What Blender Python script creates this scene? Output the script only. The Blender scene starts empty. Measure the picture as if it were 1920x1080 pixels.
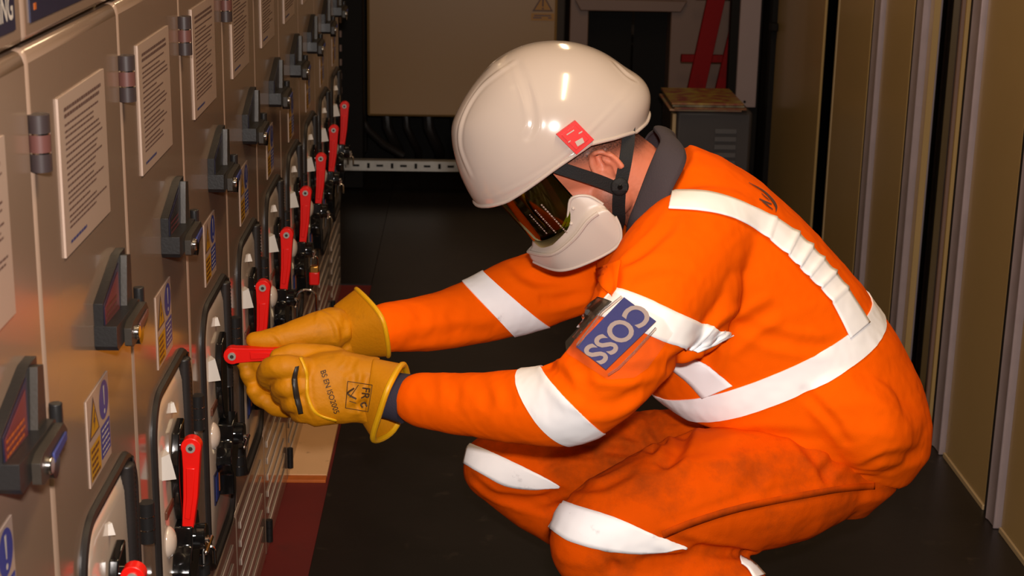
import bpy, bmesh, math, random
import numpy as np
from mathutils import Vector, Matrix, noise
from mathutils.bvhtree import BVHTree
random.seed(7)
S = bpy.context.scene
COL = S.collection
PI = math.pi
# ------------------------------------------------------------------ camera
FPX = 3078.94; CX, CY = 960.0, 540.0
CAM = Vector((0, 0, 1.412))
_v = lambda a: Vector(a).normalized()
dY = _v(((885-CX)/FPX, -(-333-CY)/FPX, -1))
dZ = -_v(((750-CX)/FPX, -(11417-CY)/FPX, -1))
dX = dY.cross(dZ).normalized()
ROT = Matrix((dX, dY, dZ))            # world <- camera
cam_d = bpy.data.cameras.new('camera'); cam = bpy.data.objects.new('camera', cam_d); COL.objects.link(cam)
cam_d.sensor_width = 36; cam_d.lens = 36*FPX/1920; cam_d.clip_start = .02
cam_d.dof.use_dof = True; cam_d.dof.focus_distance = 2.42; cam_d.dof.aperture_fstop = 14
cam.matrix_world = Matrix.Translation(CAM) @ ROT.to_4x4()
S.camera = cam
def ray(px, py): return (ROT @ Vector(((px-CX)/FPX, -(py-CY)/FPX, -1))).normalized()
def onY(px, py, Y): r = ray(px, py); return CAM + r*((Y-CAM.y)/r.y)
def onX(px, py, X): r = ray(px, py); return CAM + r*((X-CAM.x)/r.x)
def onZ(px, py, Z): r = ray(px, py); return CAM + r*((Z-CAM.z)/r.z)
# ------------------------------------------------------------------ world, lights, exposure
W = bpy.data.worlds.new('world'); S.world = W; W.use_nodes = True
W.node_tree.nodes['Background'].inputs[0].default_value = (.9, .72, .5, 1)
W.node_tree.nodes['Background'].inputs[1].default_value = .05
def area(name, loc, size, power, color, target=None, sy=None, shape='RECTANGLE'):
    l = bpy.data.lights.new(name, 'AREA'); l.shape = shape; l.size = size; l.size_y = sy or size
    l.energy = power; l.color = color
    o = bpy.data.objects.new(name, l); COL.objects.link(o); o.location = loc
    d = (Vector(target)-Vector(loc)) if target else Vector((0, 0, -1))
    o.rotation_euler = d.to_track_quat('-Z', 'Y').to_euler()
    return o
area('camera_flash', (.03, -.04, 1.54), .07, 43, (1, .92, .86), (.3, 2.5, .8), .045)
area('ceiling_tube_light', (.36, 1.6, 2.36), .09, 15, (1, .72, .42), None, 1.2)
area('ceiling_tube_light', (.36, 4.4, 2.36), .09, 8, (1, .72, .42), None, 1.2)
S.view_settings.view_transform = 'Standard'; S.view_settings.look = 'None'
S.view_settings.gamma = 1; S.view_settings.use_curve_mapping = False
S.view_settings.exposure = 0.43
# ------------------------------------------------------------------ materials
def srgb(r, g, b):
    f = lambda c: (c/255/12.92 if c/255 <= .04045 else ((c/255+.055)/1.055)**2.4)
    return (f(r), f(g), f(b), 1)
def mat(name, col, rough=.5, metal=0, var=0, vscale=8, bump=0, bscale=60, coat=0, spec=.5, col2=None, stain=None, sheen=0, trans=0, ior=1.45, alpha=1, k=.60):
    if not metal: col = tuple(c*k for c in col[:3])+(1,); col2 = tuple(c*k for c in col2[:3])+(1,) if col2 else None
    m = bpy.data.materials.new(name); m.use_nodes = True
    nt = m.node_tree; b = nt.nodes['Principled BSDF']; N = nt.nodes.new; L = nt.links.new
    if len(col) == 3: col = (*col, 1)
    b.inputs['Base Color'].default_value = col; b.inputs['Roughness'].default_value = rough
    b.inputs['Metallic'].default_value = metal; b.inputs['Specular IOR Level'].default_value = spec
    b.inputs['Coat Weight'].default_value = coat; b.inputs['Coat Roughness'].default_value = .08
    b.inputs['Transmission Weight'].default_value = trans; b.inputs['IOR'].default_value = ior
    b.inputs['Alpha'].default_value = alpha; b.inputs['Sheen Weight'].default_value = sheen
    tc = N('ShaderNodeTexCoord')
    cur = None
    if var or col2:
        n = N('ShaderNodeTexNoise'); n.inputs['Scale'].default_value = vscale; n.inputs['Detail'].default_value = 5
        L(tc.outputs['Object'], n.inputs['Vector'])
        r = N('ShaderNodeValToRGB'); r.color_ramp.elements[0].position = .35; r.color_ramp.elements[1].position = .68
        c2 = col2 or tuple(c*(1-var) for c in col[:3])+(1,)
        r.color_ramp.elements[0].color = c2; r.color_ramp.elements[1].color = col
        L(n.outputs['Fac'], r.inputs['Fac']); cur = r.outputs['Color']
    if stain:
        n = N('ShaderNodeTexNoise'); n.inputs['Scale'].default_value = stain[1]; n.inputs['Detail'].default_value = 9; n.inputs['Roughness'].default_value = .65
        L(tc.outputs['Object'], n.inputs['Vector'])
        r = N('ShaderNodeValToRGB'); r.color_ramp.elements[0].position = stain[2]; r.color_ramp.elements[1].position = stain[3]
        r.color_ramp.elements[0].color = (0, 0, 0, 1); r.color_ramp.elements[1].color = (stain[4],)*3+(1,)
        L(n.outputs['Fac'], r.inputs['Fac'])
        mx = N('ShaderNodeMixRGB'); L(r.outputs['Color'], mx.inputs['Fac'])
        if cur: L(cur, mx.inputs['Color1'])
        else: mx.inputs['Color1'].default_value = col
        mx.inputs['Color2'].default_value = stain[0]; cur = mx.outputs['Color']
    if cur: L(cur, b.inputs['Base Color'])
    if bump:
        n = N('ShaderNodeTexNoise'); n.inputs['Scale'].default_value = bscale; n.inputs['Detail'].default_value = 3
        L(tc.outputs['Object'], n.inputs['Vector'])
        bp = N('ShaderNodeBump'); bp.inputs['Strength'].default_value = bump; bp.inputs['Distance'].default_value = .002
        L(n.outputs['Fac'], bp.inputs['Height']); L(bp.outputs['Normal'], b.inputs['Normal'])
    return m
M = {}
M['door'] = mat('beige_enamel', srgb(172, 143, 122), .2, var=.05, vscale=2, coat=.35, spec=.6)
M['cab'] = mat('pale_edge_highlight', srgb(240, 220, 195), .35, k=1)  # cream colour stands in for flash caught on the rounded door edges
M['rub'] = mat('black_rubber', srgb(44, 38, 36), .45, var=.2, vscale=20)
M['blk'] = mat('black_plastic', srgb(38, 36, 36), .38, bump=.1, bscale=300)
M['gblk'] = mat('gloss_black_plastic', srgb(20, 19, 19), .12, coat=.5)
M['dgrey'] = mat('dark_grey_plastic', srgb(58, 50, 42), .45, bump=.1, bscale=300)
M['mech'] = mat('moulded_light_grey_plastic', srgb(212, 192, 175), .16, k=.8, coat=.5, var=.04)
M['white'] = mat('white_print', srgb(235, 225, 215), .5)
M['paper'] = mat('notice_sheet_plastic', srgb(208, 180, 162), .35, var=.03, vscale=6)
M['ink'] = mat('brown_black_ink', srgb(88, 62, 54), .6, k=1)
M['inkblue'] = mat('blue_ink', srgb(60, 66, 130), .6)
M['red'] = mat('red_plastic', srgb(232, 20, 10), .35, k=.85, coat=.08)
M['chrome'] = mat('polished_chrome', srgb(225, 220, 215), .12, 1)
M['brass'] = mat('brass_padlock', srgb(190, 140, 70), .3, 1)
M['navy'] = mat('navy_label', srgb(38, 38, 66), .4)
M['blue'] = mat('safety_blue', srgb(62, 78, 165), .4)
M['yellow'] = mat('safety_yellow', srgb(225, 165, 30), .4)
M['orangeink'] = mat('orange_ink', srgb(215, 110, 40), .4)
M['maroon'] = mat('maroon_label', srgb(120, 52, 60), .35)
M['brown'] = mat('brown_label', srgb(110, 66, 48), .4)
M['hinge'] = mat('hinge_plum_black', srgb(66, 54, 54), .4)
M['hinge2'] = mat('hinge_plum_middle', srgb(112, 70, 64), .4)
M['floor'] = mat('black_floor_vinyl', srgb(40, 33, 30), .36, var=.35, vscale=5, stain=(srgb(72, 60, 50), 14, .6, .75, .5), bump=.1, bscale=40)
M['redfloor'] = mat('red_floor_paint', srgb(130, 32, 30), .6, var=.15, vscale=5, stain=(srgb(70, 30, 26), 9, .55, .8, .6))
M['board'] = mat('pale_ply_board', srgb(226, 178, 130), .6, k=1, var=.1, vscale=6, stain=(srgb(110, 80, 58), 30, .62, .72, .7))
M['boardedge'] = mat('orange_board_edge', srgb(190, 98, 34), .6, k=1, var=.2, vscale=30)
M['olive'] = mat('olive_beige_enamel', srgb(158, 129, 82), .32, k=1, var=.06, vscale=3, coat=.15)
M['alu'] = mat('mauve_grey_aluminium', srgb(168, 150, 150), .38, .35, var=.12, vscale=14)
M['ltedge'] = mat('pale_edge_strip', srgb(205, 175, 130), .4)
M['dark'] = mat('near_black', srgb(20, 15, 11), .7, spec=.2)
M['glassdk'] = mat('dark_glass', srgb(24, 20, 16), .06, spec=.7)
M['wall'] = mat('brown_grey_wall', srgb(128, 104, 84), .7, var=.08, vscale=3, bump=.2, bscale=40)
M['ceil'] = mat('ceiling_paint', srgb(200, 180, 150), .8)
M['backcab'] = mat('brown_grey_enamel', srgb(160, 122, 74), .35, k=.75, var=.04, vscale=2)
M['galv'] = mat('galvanised_steel', srgb(170, 165, 158), .4, .5, var=.15, vscale=20)
M['frame'] = mat('mauve_brown_frame', srgb(140, 108, 92), .5)
M['ladder'] = mat('ladder_red', srgb(150, 2, 4), .55, spec=.15, k=.55, stain=(srgb(60, 16, 14), 10, .5, .7, .5))
M['grycab'] = mat('dull_grey_steel', srgb(72, 64, 62), .5, var=.1)
M['hang'] = mat('pale_lilac_panel', srgb(170, 146, 142), .5, var=.05)
M['orange'] = mat('hi_vis_orange_knit', srgb(255, 98, 0), .85, k=.90, bump=.12, bscale=500, spec=.06)
M['trouser'] = mat('hi_vis_orange_dirty_canvas', srgb(250, 92, 0), .85, k=.75, bump=.15, bscale=350, spec=.06, var=.13, vscale=6, stain=(srgb(110, 50, 16), 7.5, .46, .72, .85))
M['seam'] = mat('doubled_seam_cloth', srgb(226, 80, 0), .85, k=.74, spec=.06, stain=(srgb(100, 46, 16), 9, .45, .7, .8))
M['tape'] = mat('retroreflective_tape', srgb(254, 252, 254), .5, spec=.3, k=1.0, var=.05, vscale=6)
M['tape2'] = mat('worn_retroreflective_tape', srgb(252, 250, 252), .5, spec=.3, k=1.0, stain=(srgb(130, 120, 125), 22, .6, .75, .8))
M['collar'] = mat('charcoal_knit_collar', srgb(78, 68, 74), .9, bump=.3, bscale=400)
M['skin'] = mat('sunned_skin', srgb(226, 132, 100), .5, k=.85, var=.12, vscale=30, bump=.15, bscale=200)
M['hair'] = mat('cropped_brown_hair', srgb(74, 50, 40), .9, bump=.6, bscale=500)
M['helmet'] = mat('cream_white_helmet_shell', srgb(238, 220, 208), .16, k=.62, coat=.6, spec=.5)
M['guard'] = mat('cream_chin_guard_plastic', srgb(236, 220, 208), .38, k=.66, stain=(srgb(170, 150, 140), 40, .66, .74, .5))
M['webbing'] = mat('black_webbing', srgb(13, 11, 12), .7, bump=.3, bscale=600)
M['glove'] = mat('ochre_leather', srgb(214, 136, 0), .6, k=.82, spec=.3, var=.12, vscale=14, bump=.25, bscale=180, stain=(srgb(120, 80, 16), 16, .58, .78, .5))
M['glove2'] = mat('yellow_leather_piping', srgb(228, 168, 12), .45, k=.9, bump=.2, bscale=200)
M['gink'] = mat('glove_stamp_ink', srgb(84, 54, 18), .7)
M['cuff'] = mat('navy_knit_cuff', srgb(62, 56, 74), .9, bump=.3, bscale=400)
M['boot'] = mat('black_boot_leather', srgb(30, 26, 24), .5)
M['cossblue'] = mat('coss_badge_blue', srgb(66, 76, 156), .35, var=.05)
M['cosstext'] = mat('coss_badge_lettering', srgb(205, 190, 188), .5)
M['yell2'] = mat('faded_yellow_sign', srgb(190, 130, 30), .5)
def glassy(name, tint, rough, fac, g=(1, 1, 1, 1)):
    m = bpy.data.materials.new(name); m.use_nodes = True; nt = m.node_tree; nt.nodes.clear(); N = nt.nodes.new
    o = N('ShaderNodeOutputMaterial'); mx = N('ShaderNodeMixShader'); t = N('ShaderNodeBsdfTransparent'); gl = N('ShaderNodeBsdfGlossy')
    t.inputs[0].default_value = tint; gl.inputs['Roughness'].default_value = rough; gl.inputs[0].default_value = g
    fr = N('ShaderNodeFresnel'); fr.inputs[0].default_value = 1.5
    ad = N('ShaderNodeMath'); ad.operation = 'ADD'; ad.inputs[1].default_value = fac
    nt.links.new(fr.outputs[0], ad.inputs[0]); nt.links.new(ad.outputs[0], mx.inputs[0])
    nt.links.new(t.outputs[0], mx.inputs[1]); nt.links.new(gl.outputs[0], mx.inputs[2]); nt.links.new(mx.outputs[0], o.inputs[0])
    return m
M['visor'] = glassy('green_arc_visor', (.34, .40, .015, 1), .04, .02, (.9, .8, .4, 1))
M['clear'] = glassy('clear_pouch_film', (.96, .93, .92, 1), .22, .02)

# ------------------------------------------------------------------ mesh helpers
class MB:
    def __init__(s): s.v = []; s.f = []; s.m = []; s.mats = []; s.X = Matrix.Identity(4)
    def mi(s, m):
        m = M[m] if isinstance(m, str) else m
        if m not in s.mats: s.mats.append(m)
        return s.mats.index(m)
    def add(s, vs, fs, m):
        o = len(s.v); k = s.mi(m)
        s.v += [s.X @ Vector(v) for v in vs]; s.f += [tuple(i+o for i in f) for f in fs]; s.m += [k]*len(fs)
    def box(s, lo, hi, m):
        x0, y0, z0 = lo; x1, y1, z1 = hi
        s.add([(x0,y0,z0),(x1,y0,z0),(x1,y1,z0),(x0,y1,z0),(x0,y0,z1),(x1,y0,z1),(x1,y1,z1),(x0,y1,z1)],
              [(0,3,2,1),(4,5,6,7),(0,1,5,4),(1,2,6,5),(2,3,7,6),(3,0,4,7)], m)
    def prism(s, pts, d, m, axis='x'):
        # pts are 2-D outline; extruded along axis from d[0] to d[1]
        mk = {'x': lambda a, b, c: (c, a, b), 'y': lambda a, b, c: (a, c, b), 'z': lambda a, b, c: (a, b, c)}[axis]
        n = len(pts)
        vs = [mk(a, b, d[0]) for a, b in pts]+[mk(a, b, d[1]) for a, b in pts]
        s.add(vs, [tuple(range(n))[::-1], tuple(range(n, 2*n))]+[(i, (i+1) % n, n+(i+1) % n, n+i) for i in range(n)], m)
    def cyl(s, p0, p1, r0, m, r1=None, n=16, caps=True):
        s.tube([p0, p1], [r0, r0 if r1 is None else r1], m, n, caps)
    def tube(s, pts, rs, m, n=12, caps=True, closed=False, dome=False):
        pts = [Vector(p) for p in pts]
        if not isinstance(rs, list): rs = [rs]*len(pts)
        k = len(pts)
        T = []
        for i in range(k):
            a = pts[(i-1) % k] if closed else pts[max(i-1, 0)]; b = pts[(i+1) % k] if closed else pts[min(i+1, k-1)]
            T.append((b-a).normalized())
        u = T[0].orthogonal().normalized(); vs = []; rings = []
        for i in range(k):
            u = (u-T[i]*u.dot(T[i])).normalized(); w = T[i].cross(u)
            r = rs[i]; r = (r, r) if not hasattr(r, '__len__') else r
            vs += [pts[i]+u*math.cos(2*PI*j/n)*r[0]+w*math.sin(2*PI*j/n)*r[1] for j in range(n)]
        fs = []
        for i in range(k if closed else k-1):
            a = i*n; b = ((i+1) % k)*n
            fs += [(a+j, a+(j+1) % n, b+(j+1) % n, b+j) for j in range(n)]
        if caps and not closed:
            fs += [tuple(range(n))[::-1], tuple(range((k-1)*n, k*n))]
        s.add(vs, fs, m)
    def ball(s, c, r, m, n=14, X=None):
        r = (r, r, r) if not hasattr(r, '__len__') else r
        c = Vector(c); vs = []; fs = []
        R = X or Matrix.Identity(3)
        for i in range(n+1):
            a = PI*i/n
            for j in range(2*n):
                b = PI*j/n
                vs.append(c+R @ Vector((r[0]*math.sin(a)*math.cos(b), r[1]*math.sin(a)*math.sin(b), r[2]*math.cos(a))))
        for i in range(n):
            for j in range(2*n):
                a = i*2*n; b = a+2*n
                fs.append((a+j, b+j, b+(j+1) % (2*n), a+(j+1) % (2*n)))
        s.add(vs, fs, m)
    def build(s, name, parent=None, bevel=0, smooth=True, seg=2, weld=False, angle=35):
        me = bpy.data.meshes.new(name); me.from_pydata(s.v, [], s.f)
        for m in s.mats: me.materials.append(m)
        me.polygons.foreach_set('material_index', s.m)
        bm = bmesh.new(); bm.from_mesh(me)
        if weld: bmesh.ops.remove_doubles(bm, verts=bm.verts, dist=1e-5)
        bmesh.ops.dissolve_degenerate(bm, edges=bm.edges, dist=1e-7)
        bmesh.ops.recalc_face_normals(bm, faces=bm.faces); bm.to_mesh(me); bm.free()
        o = bpy.data.objects.new(name, me); COL.objects.link(o)
        if parent: o.parent = parent
        if smooth:
            me.polygons.foreach_set('use_smooth', [True]*len(me.polygons))
            me.set_sharp_from_angle(angle=math.radians(angle))
        if bevel:
            b = o.modifiers.new('bevel', 'BEVEL'); b.width = bevel; b.segments = seg; b.limit_method = 'ANGLE'; b.angle_limit = math.radians(40)
            b.harden_normals = False
        me.update()
        return o
def tag(o, label, cat=None, group=None, kind=None):
    if label: o['label'] = label
    if cat: o['category'] = cat
    if group: o['group'] = group
    if kind: o['kind'] = kind
    return o
def thing(name, label, cat, loc=(0, 0, 0), group=None):
    o = bpy.data.objects.new(name, None); COL.objects.link(o); o.location = loc; o.empty_display_size = .05
    return tag(o, label, cat, group)
def struct(o): o['kind'] = 'structure'; return o
def text_geo(txt, size=1.0, align='CENTER', bold=0):
    c = bpy.data.curves.new('t', 'FONT'); c.body = txt; c.size = size; c.align_x = align; c.align_y = 'CENTER'; c.offset = bold; c.resolution_u = 4
    o = bpy.data.objects.new('t', c); COL.objects.link(o)
    bpy.context.view_layer.update()
    me = o.to_mesh(); vs = [v.co.copy() for v in me.vertices]; fs = [tuple(p.vertices) for p in me.polygons]
    o.to_mesh_clear(); bpy.data.objects.remove(o); bpy.data.curves.remove(c)
    return vs, fs
def rrect(y0, z0, y1, z1, r, n=8):
    out = []
    for cy, cz, a0 in ((y1-r, z1-r, 0), (y0+r, z1-r, 90), (y0+r, z0+r, 180), (y1-r, z0+r, 270)):
        for i in range(n+1):
            a = math.radians(a0+90*i/n); out.append((cy+r*math.cos(a), cz+r*math.sin(a)))
    return out

# ------------------------------------------------------------------ room shell
XW = -.392        # switchgear front plane
b = MB(); b.box((-.30, -1.2, -.12), (1.6, 9.2, 0), 'floor'); struct(b.build('floor'))
b = MB(); b.box((-.9, -1.2, -.12), (-.302, 5.02, -.006), 'redfloor'); struct(b.build('trim_1'))
b = MB(); b.box((-.98, 5.0205, -.12), (-.302, 8.0, -.002), 'floor'); struct(b.build('trim_2'))
b = MB(); b.box((-1.5, -1.3, 2.42), (1.7, 9.3, 2.52), 'ceil'); struct(b.build('ceiling'))
b = MB(); b.box((-1.1, -1.2, -.1), (-.98, 9.2, 2.42), 'wall'); struct(b.build('wall_left'))
b = MB(); b.box((-.98, 8.0, -.1), (1.6, 8.12, 2.42), 'wall'); struct(b.build('wall_back'))
b = MB(); b.box((-.98, -1.32, -.1), (1.6, -1.2, 2.42), 'wall'); struct(b.build('wall_front'))
b = MB(); b.box((1.3, -1.2, -.1), (1.42, 8.0, 2.42), 'dark'); struct(b.build('wall_right'))
# pale board with an orange edge lying in the red strip beside the panels
t = thing('floor_board', 'pale scuffed board with orange edge on the red floor below the gloves', 'board', (-.36, 3.4, -.006))
b = MB(); b.box((-.10, .03, 0), (.052, .36, .008), 'board'); b.build('board_top', t, .001)
b = MB(); b.box((-.10, 0, 0), (.052, .029, .007), 'boardedge'); b.build('board_edge', t, .001)

# ------------------------------------------------------------------ switchgear units
PITCH = .387; Y0 = 1.459
def uy(i): return Y0+(i-1)*PITCH      # i: number of the seam where a unit starts
UD = .5
ARCH = (.088, .285, .352, .705)
def text_bars(b, y0, z1, w, rows, pitch, h, m, p, seed, minw=.35):
    rr = random.Random(seed); z = z1
    for r in range(rows):
        ln = w*rr.uniform(minw, 1); y = y0
        while y < y0+ln:
            ww = rr.uniform(.004, .011)
            b.add([(p, y, z-h), (p, min(y+ww, y0+ln), z-h), (p, min(y+ww, y0+ln), z), (p, y, z)], [(0, 1, 2, 3)], m)
            y += ww+.0016
        z -= pitch
def make_unit(i):
    y = uy(i)
    ordn = ['nearest the camera, cut by the left picture edge', 'second from the camera', 'third from the camera', 'fourth from the camera, its red lever pulled out by the gloved worker',
            'fifth from the camera, beside the far glove', 'sixth from the camera', 'seventh from the camera, red padlock hanging on it', 'eighth from the camera', 'ninth from the camera', 'farthest from the camera, at the end of the row'][i]
    t = thing('switchgear_cabinet', 'beige switchgear cabinet '+ordn, 'switchgear cabinet', (XW, y, 0), 'switchgear cabinets in the left-hand row')
    P = PITCH
    # body
    b = MB(); b.box((-UD, .001, 0), (-.024, P-.001, 1.7), 'cab' if i else 'door'); b.build('cabinet_body', t)
    # door with a rounded opening
    y0, z0, y1, z1 = .0055, .262, P-.0015, 1.212
    inner = rrect(ARCH[0], ARCH[1], ARCH[2], ARCH[3], .055)
    cy, cz = (ARCH[0]+ARCH[2])/2, (ARCH[1]+ARCH[3])/2
    def outp(a):
        c, s_ = math.cos(a), math.sin(a); k = 1e9
        if c > 1e-9: k = min(k, (y1-cy)/c)
        if c < -1e-9: k = min(k, (y0-cy)/c)
        if s_ > 1e-9: k = min(k, (z1-cz)/s_)
        if s_ < -1e-9: k = min(k, (z0-cz)/s_)
        return (cy+c*k, cz+s_*k)
    ia = sorted([(math.atan2(q[1]-cz, q[0]-cy), q) for q in inner])
    ca = [(math.atan2(q[1]-cz, q[0]-cy), q) for q in ((y0, z0), (y1, z0), (y1, z1), (y0, z1))]
    ring = [(a, q, outp(a)) for a, q in ia]
    for a, q in ca:
        # inner point at the corner's angle
        k = max(range(len(ia)), key=lambda j: -abs(ia[j][0]-a))
        ring[k] = (ring[k][0], ring[k][1], q)
    n = len(ring); b = MB()
    vs = [(0, q[0], q[1]) for _, q, _ in ring]+[(0, o[0], o[1]) for _, _, o in ring]
    vs += [(-.022, v[1], v[2]) for v in vs]
    fs = []
    for k in range(n):
        l = (k+1) % n
        fs += [(k, l, n+l, n+k), (2*n+k, 3*n+k, 3*n+l, 2*n+l), (n+k, n+l, 3*n+l, 3*n+k), (k, 2*n+k, 2*n+l, l)]
    b.add(vs, fs, 'door'); door = b.build('door', t, .007, seg=3, angle=50)
    b = MB(); b.box((-.0235, .0004, .264), (-.0035, .0048, 1.205), 'cab'); b.build('seam_highlight_strip', t, .001)  # ridge added in the door gap to catch light, in the highlight cream
    # notice sheet with rows of print
    b = MB(); b.box((0, .098, .996), (.0022, .300, 1.152), 'paper')
    text_bars(b, .118, 1.140, .165, 2, .0065, .0034, 'ink', .0027, i*5+1, .9)
    zz = 1.124
    for k, (rows, mn) in enumerate(((1, .7), (2, .5), (2, .8), (1, .4), (2, .6), (2, .7), (1, .5), (3, .6), (1, .5), (3, .55))):
        text_bars(b, .118, zz, .168, rows, .0053, .0020, 'ink', .0027, i*31+k*7+2, mn); zz -= rows*.0053+.0012
    text_bars(b, .118, 1.009, .07, 1, .006, .003, 'inkblue', .0027, i*31+3, .95)
    b.build('notice_sheet', door, 0, False)
    # warning sticker: triangle with bolt, mandatory sign, two text blocks
    b = MB(); b.box((0, .148, .733), (.0012, .250, .829), 'paper')
    x = .0016
    b.add([(x, .152, .783), (x, .199, .783), (x, .1755, .826)], [(0, 1, 2)], 'ink')
    b.add([(x+.0003, .1575, .7855), (x+.0003, .1935, .7855), (x+.0003, .1755, .8195)], [(0, 1, 2)], 'yellow')
    b.add([(x+.0006, q[0], q[1]) for q in ((.178, .811), (.170, .798), (.1745, .798), (.172, .788), (.181, .801), (.1765, .801), (.181, .811))], [(0, 1, 2, 3, 4, 5, 6)], 'ink')
    cc = [(x, .2245+.0215*math.cos(a*PI/12), .805+.0215*math.sin(a*PI/12)) for a in range(24)]
    b.add(cc, [tuple(range(24))], 'blue')
    b.add([(x+.0003, q[0], q[1]) for q in ((.2218, .821), (.2272, .821), (.2258, .799), (.2232, .799))], [(0, 1, 2, 3)], 'white')
    b.add([(x+.0003, .2245+.003*math.cos(a*PI/4), .792+.003*math.sin(a*PI/4)) for a in range(8)], [tuple(range(8))], 'white')
    b.add([(x, .153, .737), (x, .199, .737), (x, .199, .775), (x, .153, .775)], [(0, 1, 2, 3)], 'yellow')
    b.add([(x, .203, .743), (x, .247, .743), (x, .247, .779), (x, .203, .779)], [(0, 1, 2, 3)], 'blue')
    text_bars(b, .157, .771, .038, 5, .0072, .0036, 'brown', x+.0003, i+77, .7)
    text_bars(b, .207, .775, .036, 5, .0066, .0022, 'white', x+.0003, i+177, .8)
    b.build('warning_sticker', door, 0, False)
    # hinges
    for hz, nm in ((1.127, 1), (.585, 2), (.356, 0)):
        b = MB(); h = .052; yy = .0105; xx = .006
        for k, (a0, a1) in enumerate(((-.5, -.17), (-.165, .165), (.17, .5))):
            b.tube([(xx, yy, hz+h*a0), (xx, yy, hz+h*a1)], .0098, 'hinge2' if (k == 1 and nm == 1) else ('hinge' if nm == 1 else 'blk'), 20)
        for a in (-.1675, .1675): b.cyl((xx, yy, hz+h*a-.0007), (xx, yy, hz+h*a+.0007), .0100, 'chrome')
        b.build('hinge', t, 0)
    # latch handle: wedge plate with label, long body, lock barrel
    b = MB(); bz = 0.040
    b.prism([(.205, .872), (.327, .872), (.327, .948), (.300, .948), (.205, .918)], (0, .010), 'blk')
    b.prism([(.288, .872), (.322, .872), (.322, .942), (.302, .946)], (.010, .017), 'dgrey')
    b.prism([(.208, .885), (.288, .885), (.288, .941), (.208, .916)], (.0101, .0108), 'navy')
    b.prism([(.211, .890), (.280, .890), (.280, .933), (.211, .912)], (.0109, .0114), 'maroon' if i < 2 else 'blk')
    if i < 3: text_bars(b, .213, .911, .062, 3, .0065, .0028, 'orangeink' if i == 0 else 'maroon' if i == 2 else 'brown', .0118, i+9, .85)
    b.prism([(.202, .872), (.208, .866), (.30, .866), (.324, .869), (.331, .878), (.324, .890), (.203, .894)], (0, .024), 'blk')
    b.prism([(.238, .862), (.248, .858), (.300, .860), (.326, .864), (.334, .876), (.322, .887), (.25, .886), (.238, .881)], (.024, .032), 'dgrey')
    b.cyl((.018, .285, .862), (.033, .285, .862), .013, 'gblk', n=20)
    hb = b.build('latch_handle', t, .005, seg=3)
    b = MB()
    b.cyl((.020, .343, .852), (.020, .343, .898), .0062, 'blk')
    b.cyl((.031, .262, .870), (.036, .262, .870), .0078, 'chrome')
    b.prism([(.276, .866), (.322, .871), (.322, .879), (.276, .876)], (.032, .0345), 'inkblue' if i != 1 else 'hinge2')
    b.build('lock_barrel', hb, .001)
    # rubber trim around the opening
    b = MB(); b.tube([(0, q[0], q[1]) for q in inner], (.0075, .0075), 'rub', 10, closed=True); b.build('rubber_trim', t)
    # moulded mechanism cover
    b = MB(); g = rrect(ARCH[0]+.004, ARCH[1]+.004, ARCH[2]-.004, ARCH[3]-.004, .052, 8); nn = len(g)
    lay = [(-.02, 1), (-.006, .975), (.0, .94), (.004, .86), (.006, .5), (.006, .05)]
    vs = [(x, cy+(q[0]-cy)*s_, cz+(q[1]-cz)*s_) for x, s_ in lay for q in g]
    fs = [(a*nn+k, a*nn+(k+1) % nn, (a+1)*nn+(k+1) % nn, (a+1)*nn+k) for a in range(len(lay)-1) for k in range(nn)]+[tuple(range((len(lay)-1)*nn, len(lay)*nn))]
    b.add(vs, fs, 'mech')
    mc = b.build('mechanism_cover', t, angle=60)
    for (ay, az, sz) in ((.122, .592, 1.0), (.200, .656, .38)):
        b = MB(); x0, x1 = .002, .006+.017*sz
        b.add([(x0, ay, az), (x1, ay, az+.003*sz), (x0+(x1-x0)*.6, ay+.004, az+.036*sz), (x0, ay+.06*sz, az+.002), (x0, ay+.03*sz, az+.034*sz), (x0, ay+.002, az+.030*sz)],
              [(0, 1, 2, 5), (1, 3, 2), (2, 3, 4), (0, 3, 1), (0, 5, 4, 3), (5, 2, 4)], 'white'); b.build('raised_arrow', mc, 0, False)
    b = MB(); b.box((.004, .128, .535), (.0085, .178, .546), 'brown'); b.build('name_strip', mc, .001)
    b = MB(); b.ball((.004, .145, .497), (.012, .018, .022), 'mech'); b.build('round_button', mc)
    b = MB(); b.box((.004, .135, .385), (.0075, .19, .435), 'navy'); b.box((.0076, .140, .39), (.0082, .162, .43), 'blue'); b.box((.0076, .171, .395), (.0082, .184, .43), 'orangeink')
    b.build('rating_label', mc)
    # corrugated conduit
    b = MB(); pts = []; rs = []
    for k in range(60):
        pts.append((.006, .300, .700-.175*k/59)); rs.append(.0085+.0014*(k % 2))
    b.tube(pts, rs, 'rub', 12)
    b.tube([(.004, .322, .70), (.004, .322, .40)], .006, 'gblk', 10)
    b.build('conduit', t, angle=80)
    # black curved bracket behind the lever and hub
    b = MB(); arc = []
    for k in range(13):
        a = k/12; arc.append((.196-.020*math.sin(a*PI)+.003*a, .632-.125*a))
    q = [(u-.006, v) for u, v in arc]+[(.225, .500), (.228, .640)]
    b.prism(q, (.006, .017), 'gblk'); b.build('lever_bracket', t, .002)
    b = MB()
    b.prism([(.185, .500), (.235, .505), (.245, .47), (.235, .44), (.205, .42), (.195, .385), (.178, .385), (.178, .42), (.165, .43), (.155, .445), (.165, .465), (.18, .475)], (.004, .030), 'gblk')
    b.cyl((.028, .212, .475), (.044, .212, .475), .018, 'gblk', n=20)
    b.cyl((.030, .20, .475), (.050, .20, .475), .004, 'chrome')
    b.cyl((.046, .185, .462), (.046, .24, .462), .0032, 'chrome')
    b.build('hub', t, .002)
    # red lever
    piv = (.031, .196, .612)
    b = MB(); L = .112
    out = []
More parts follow.
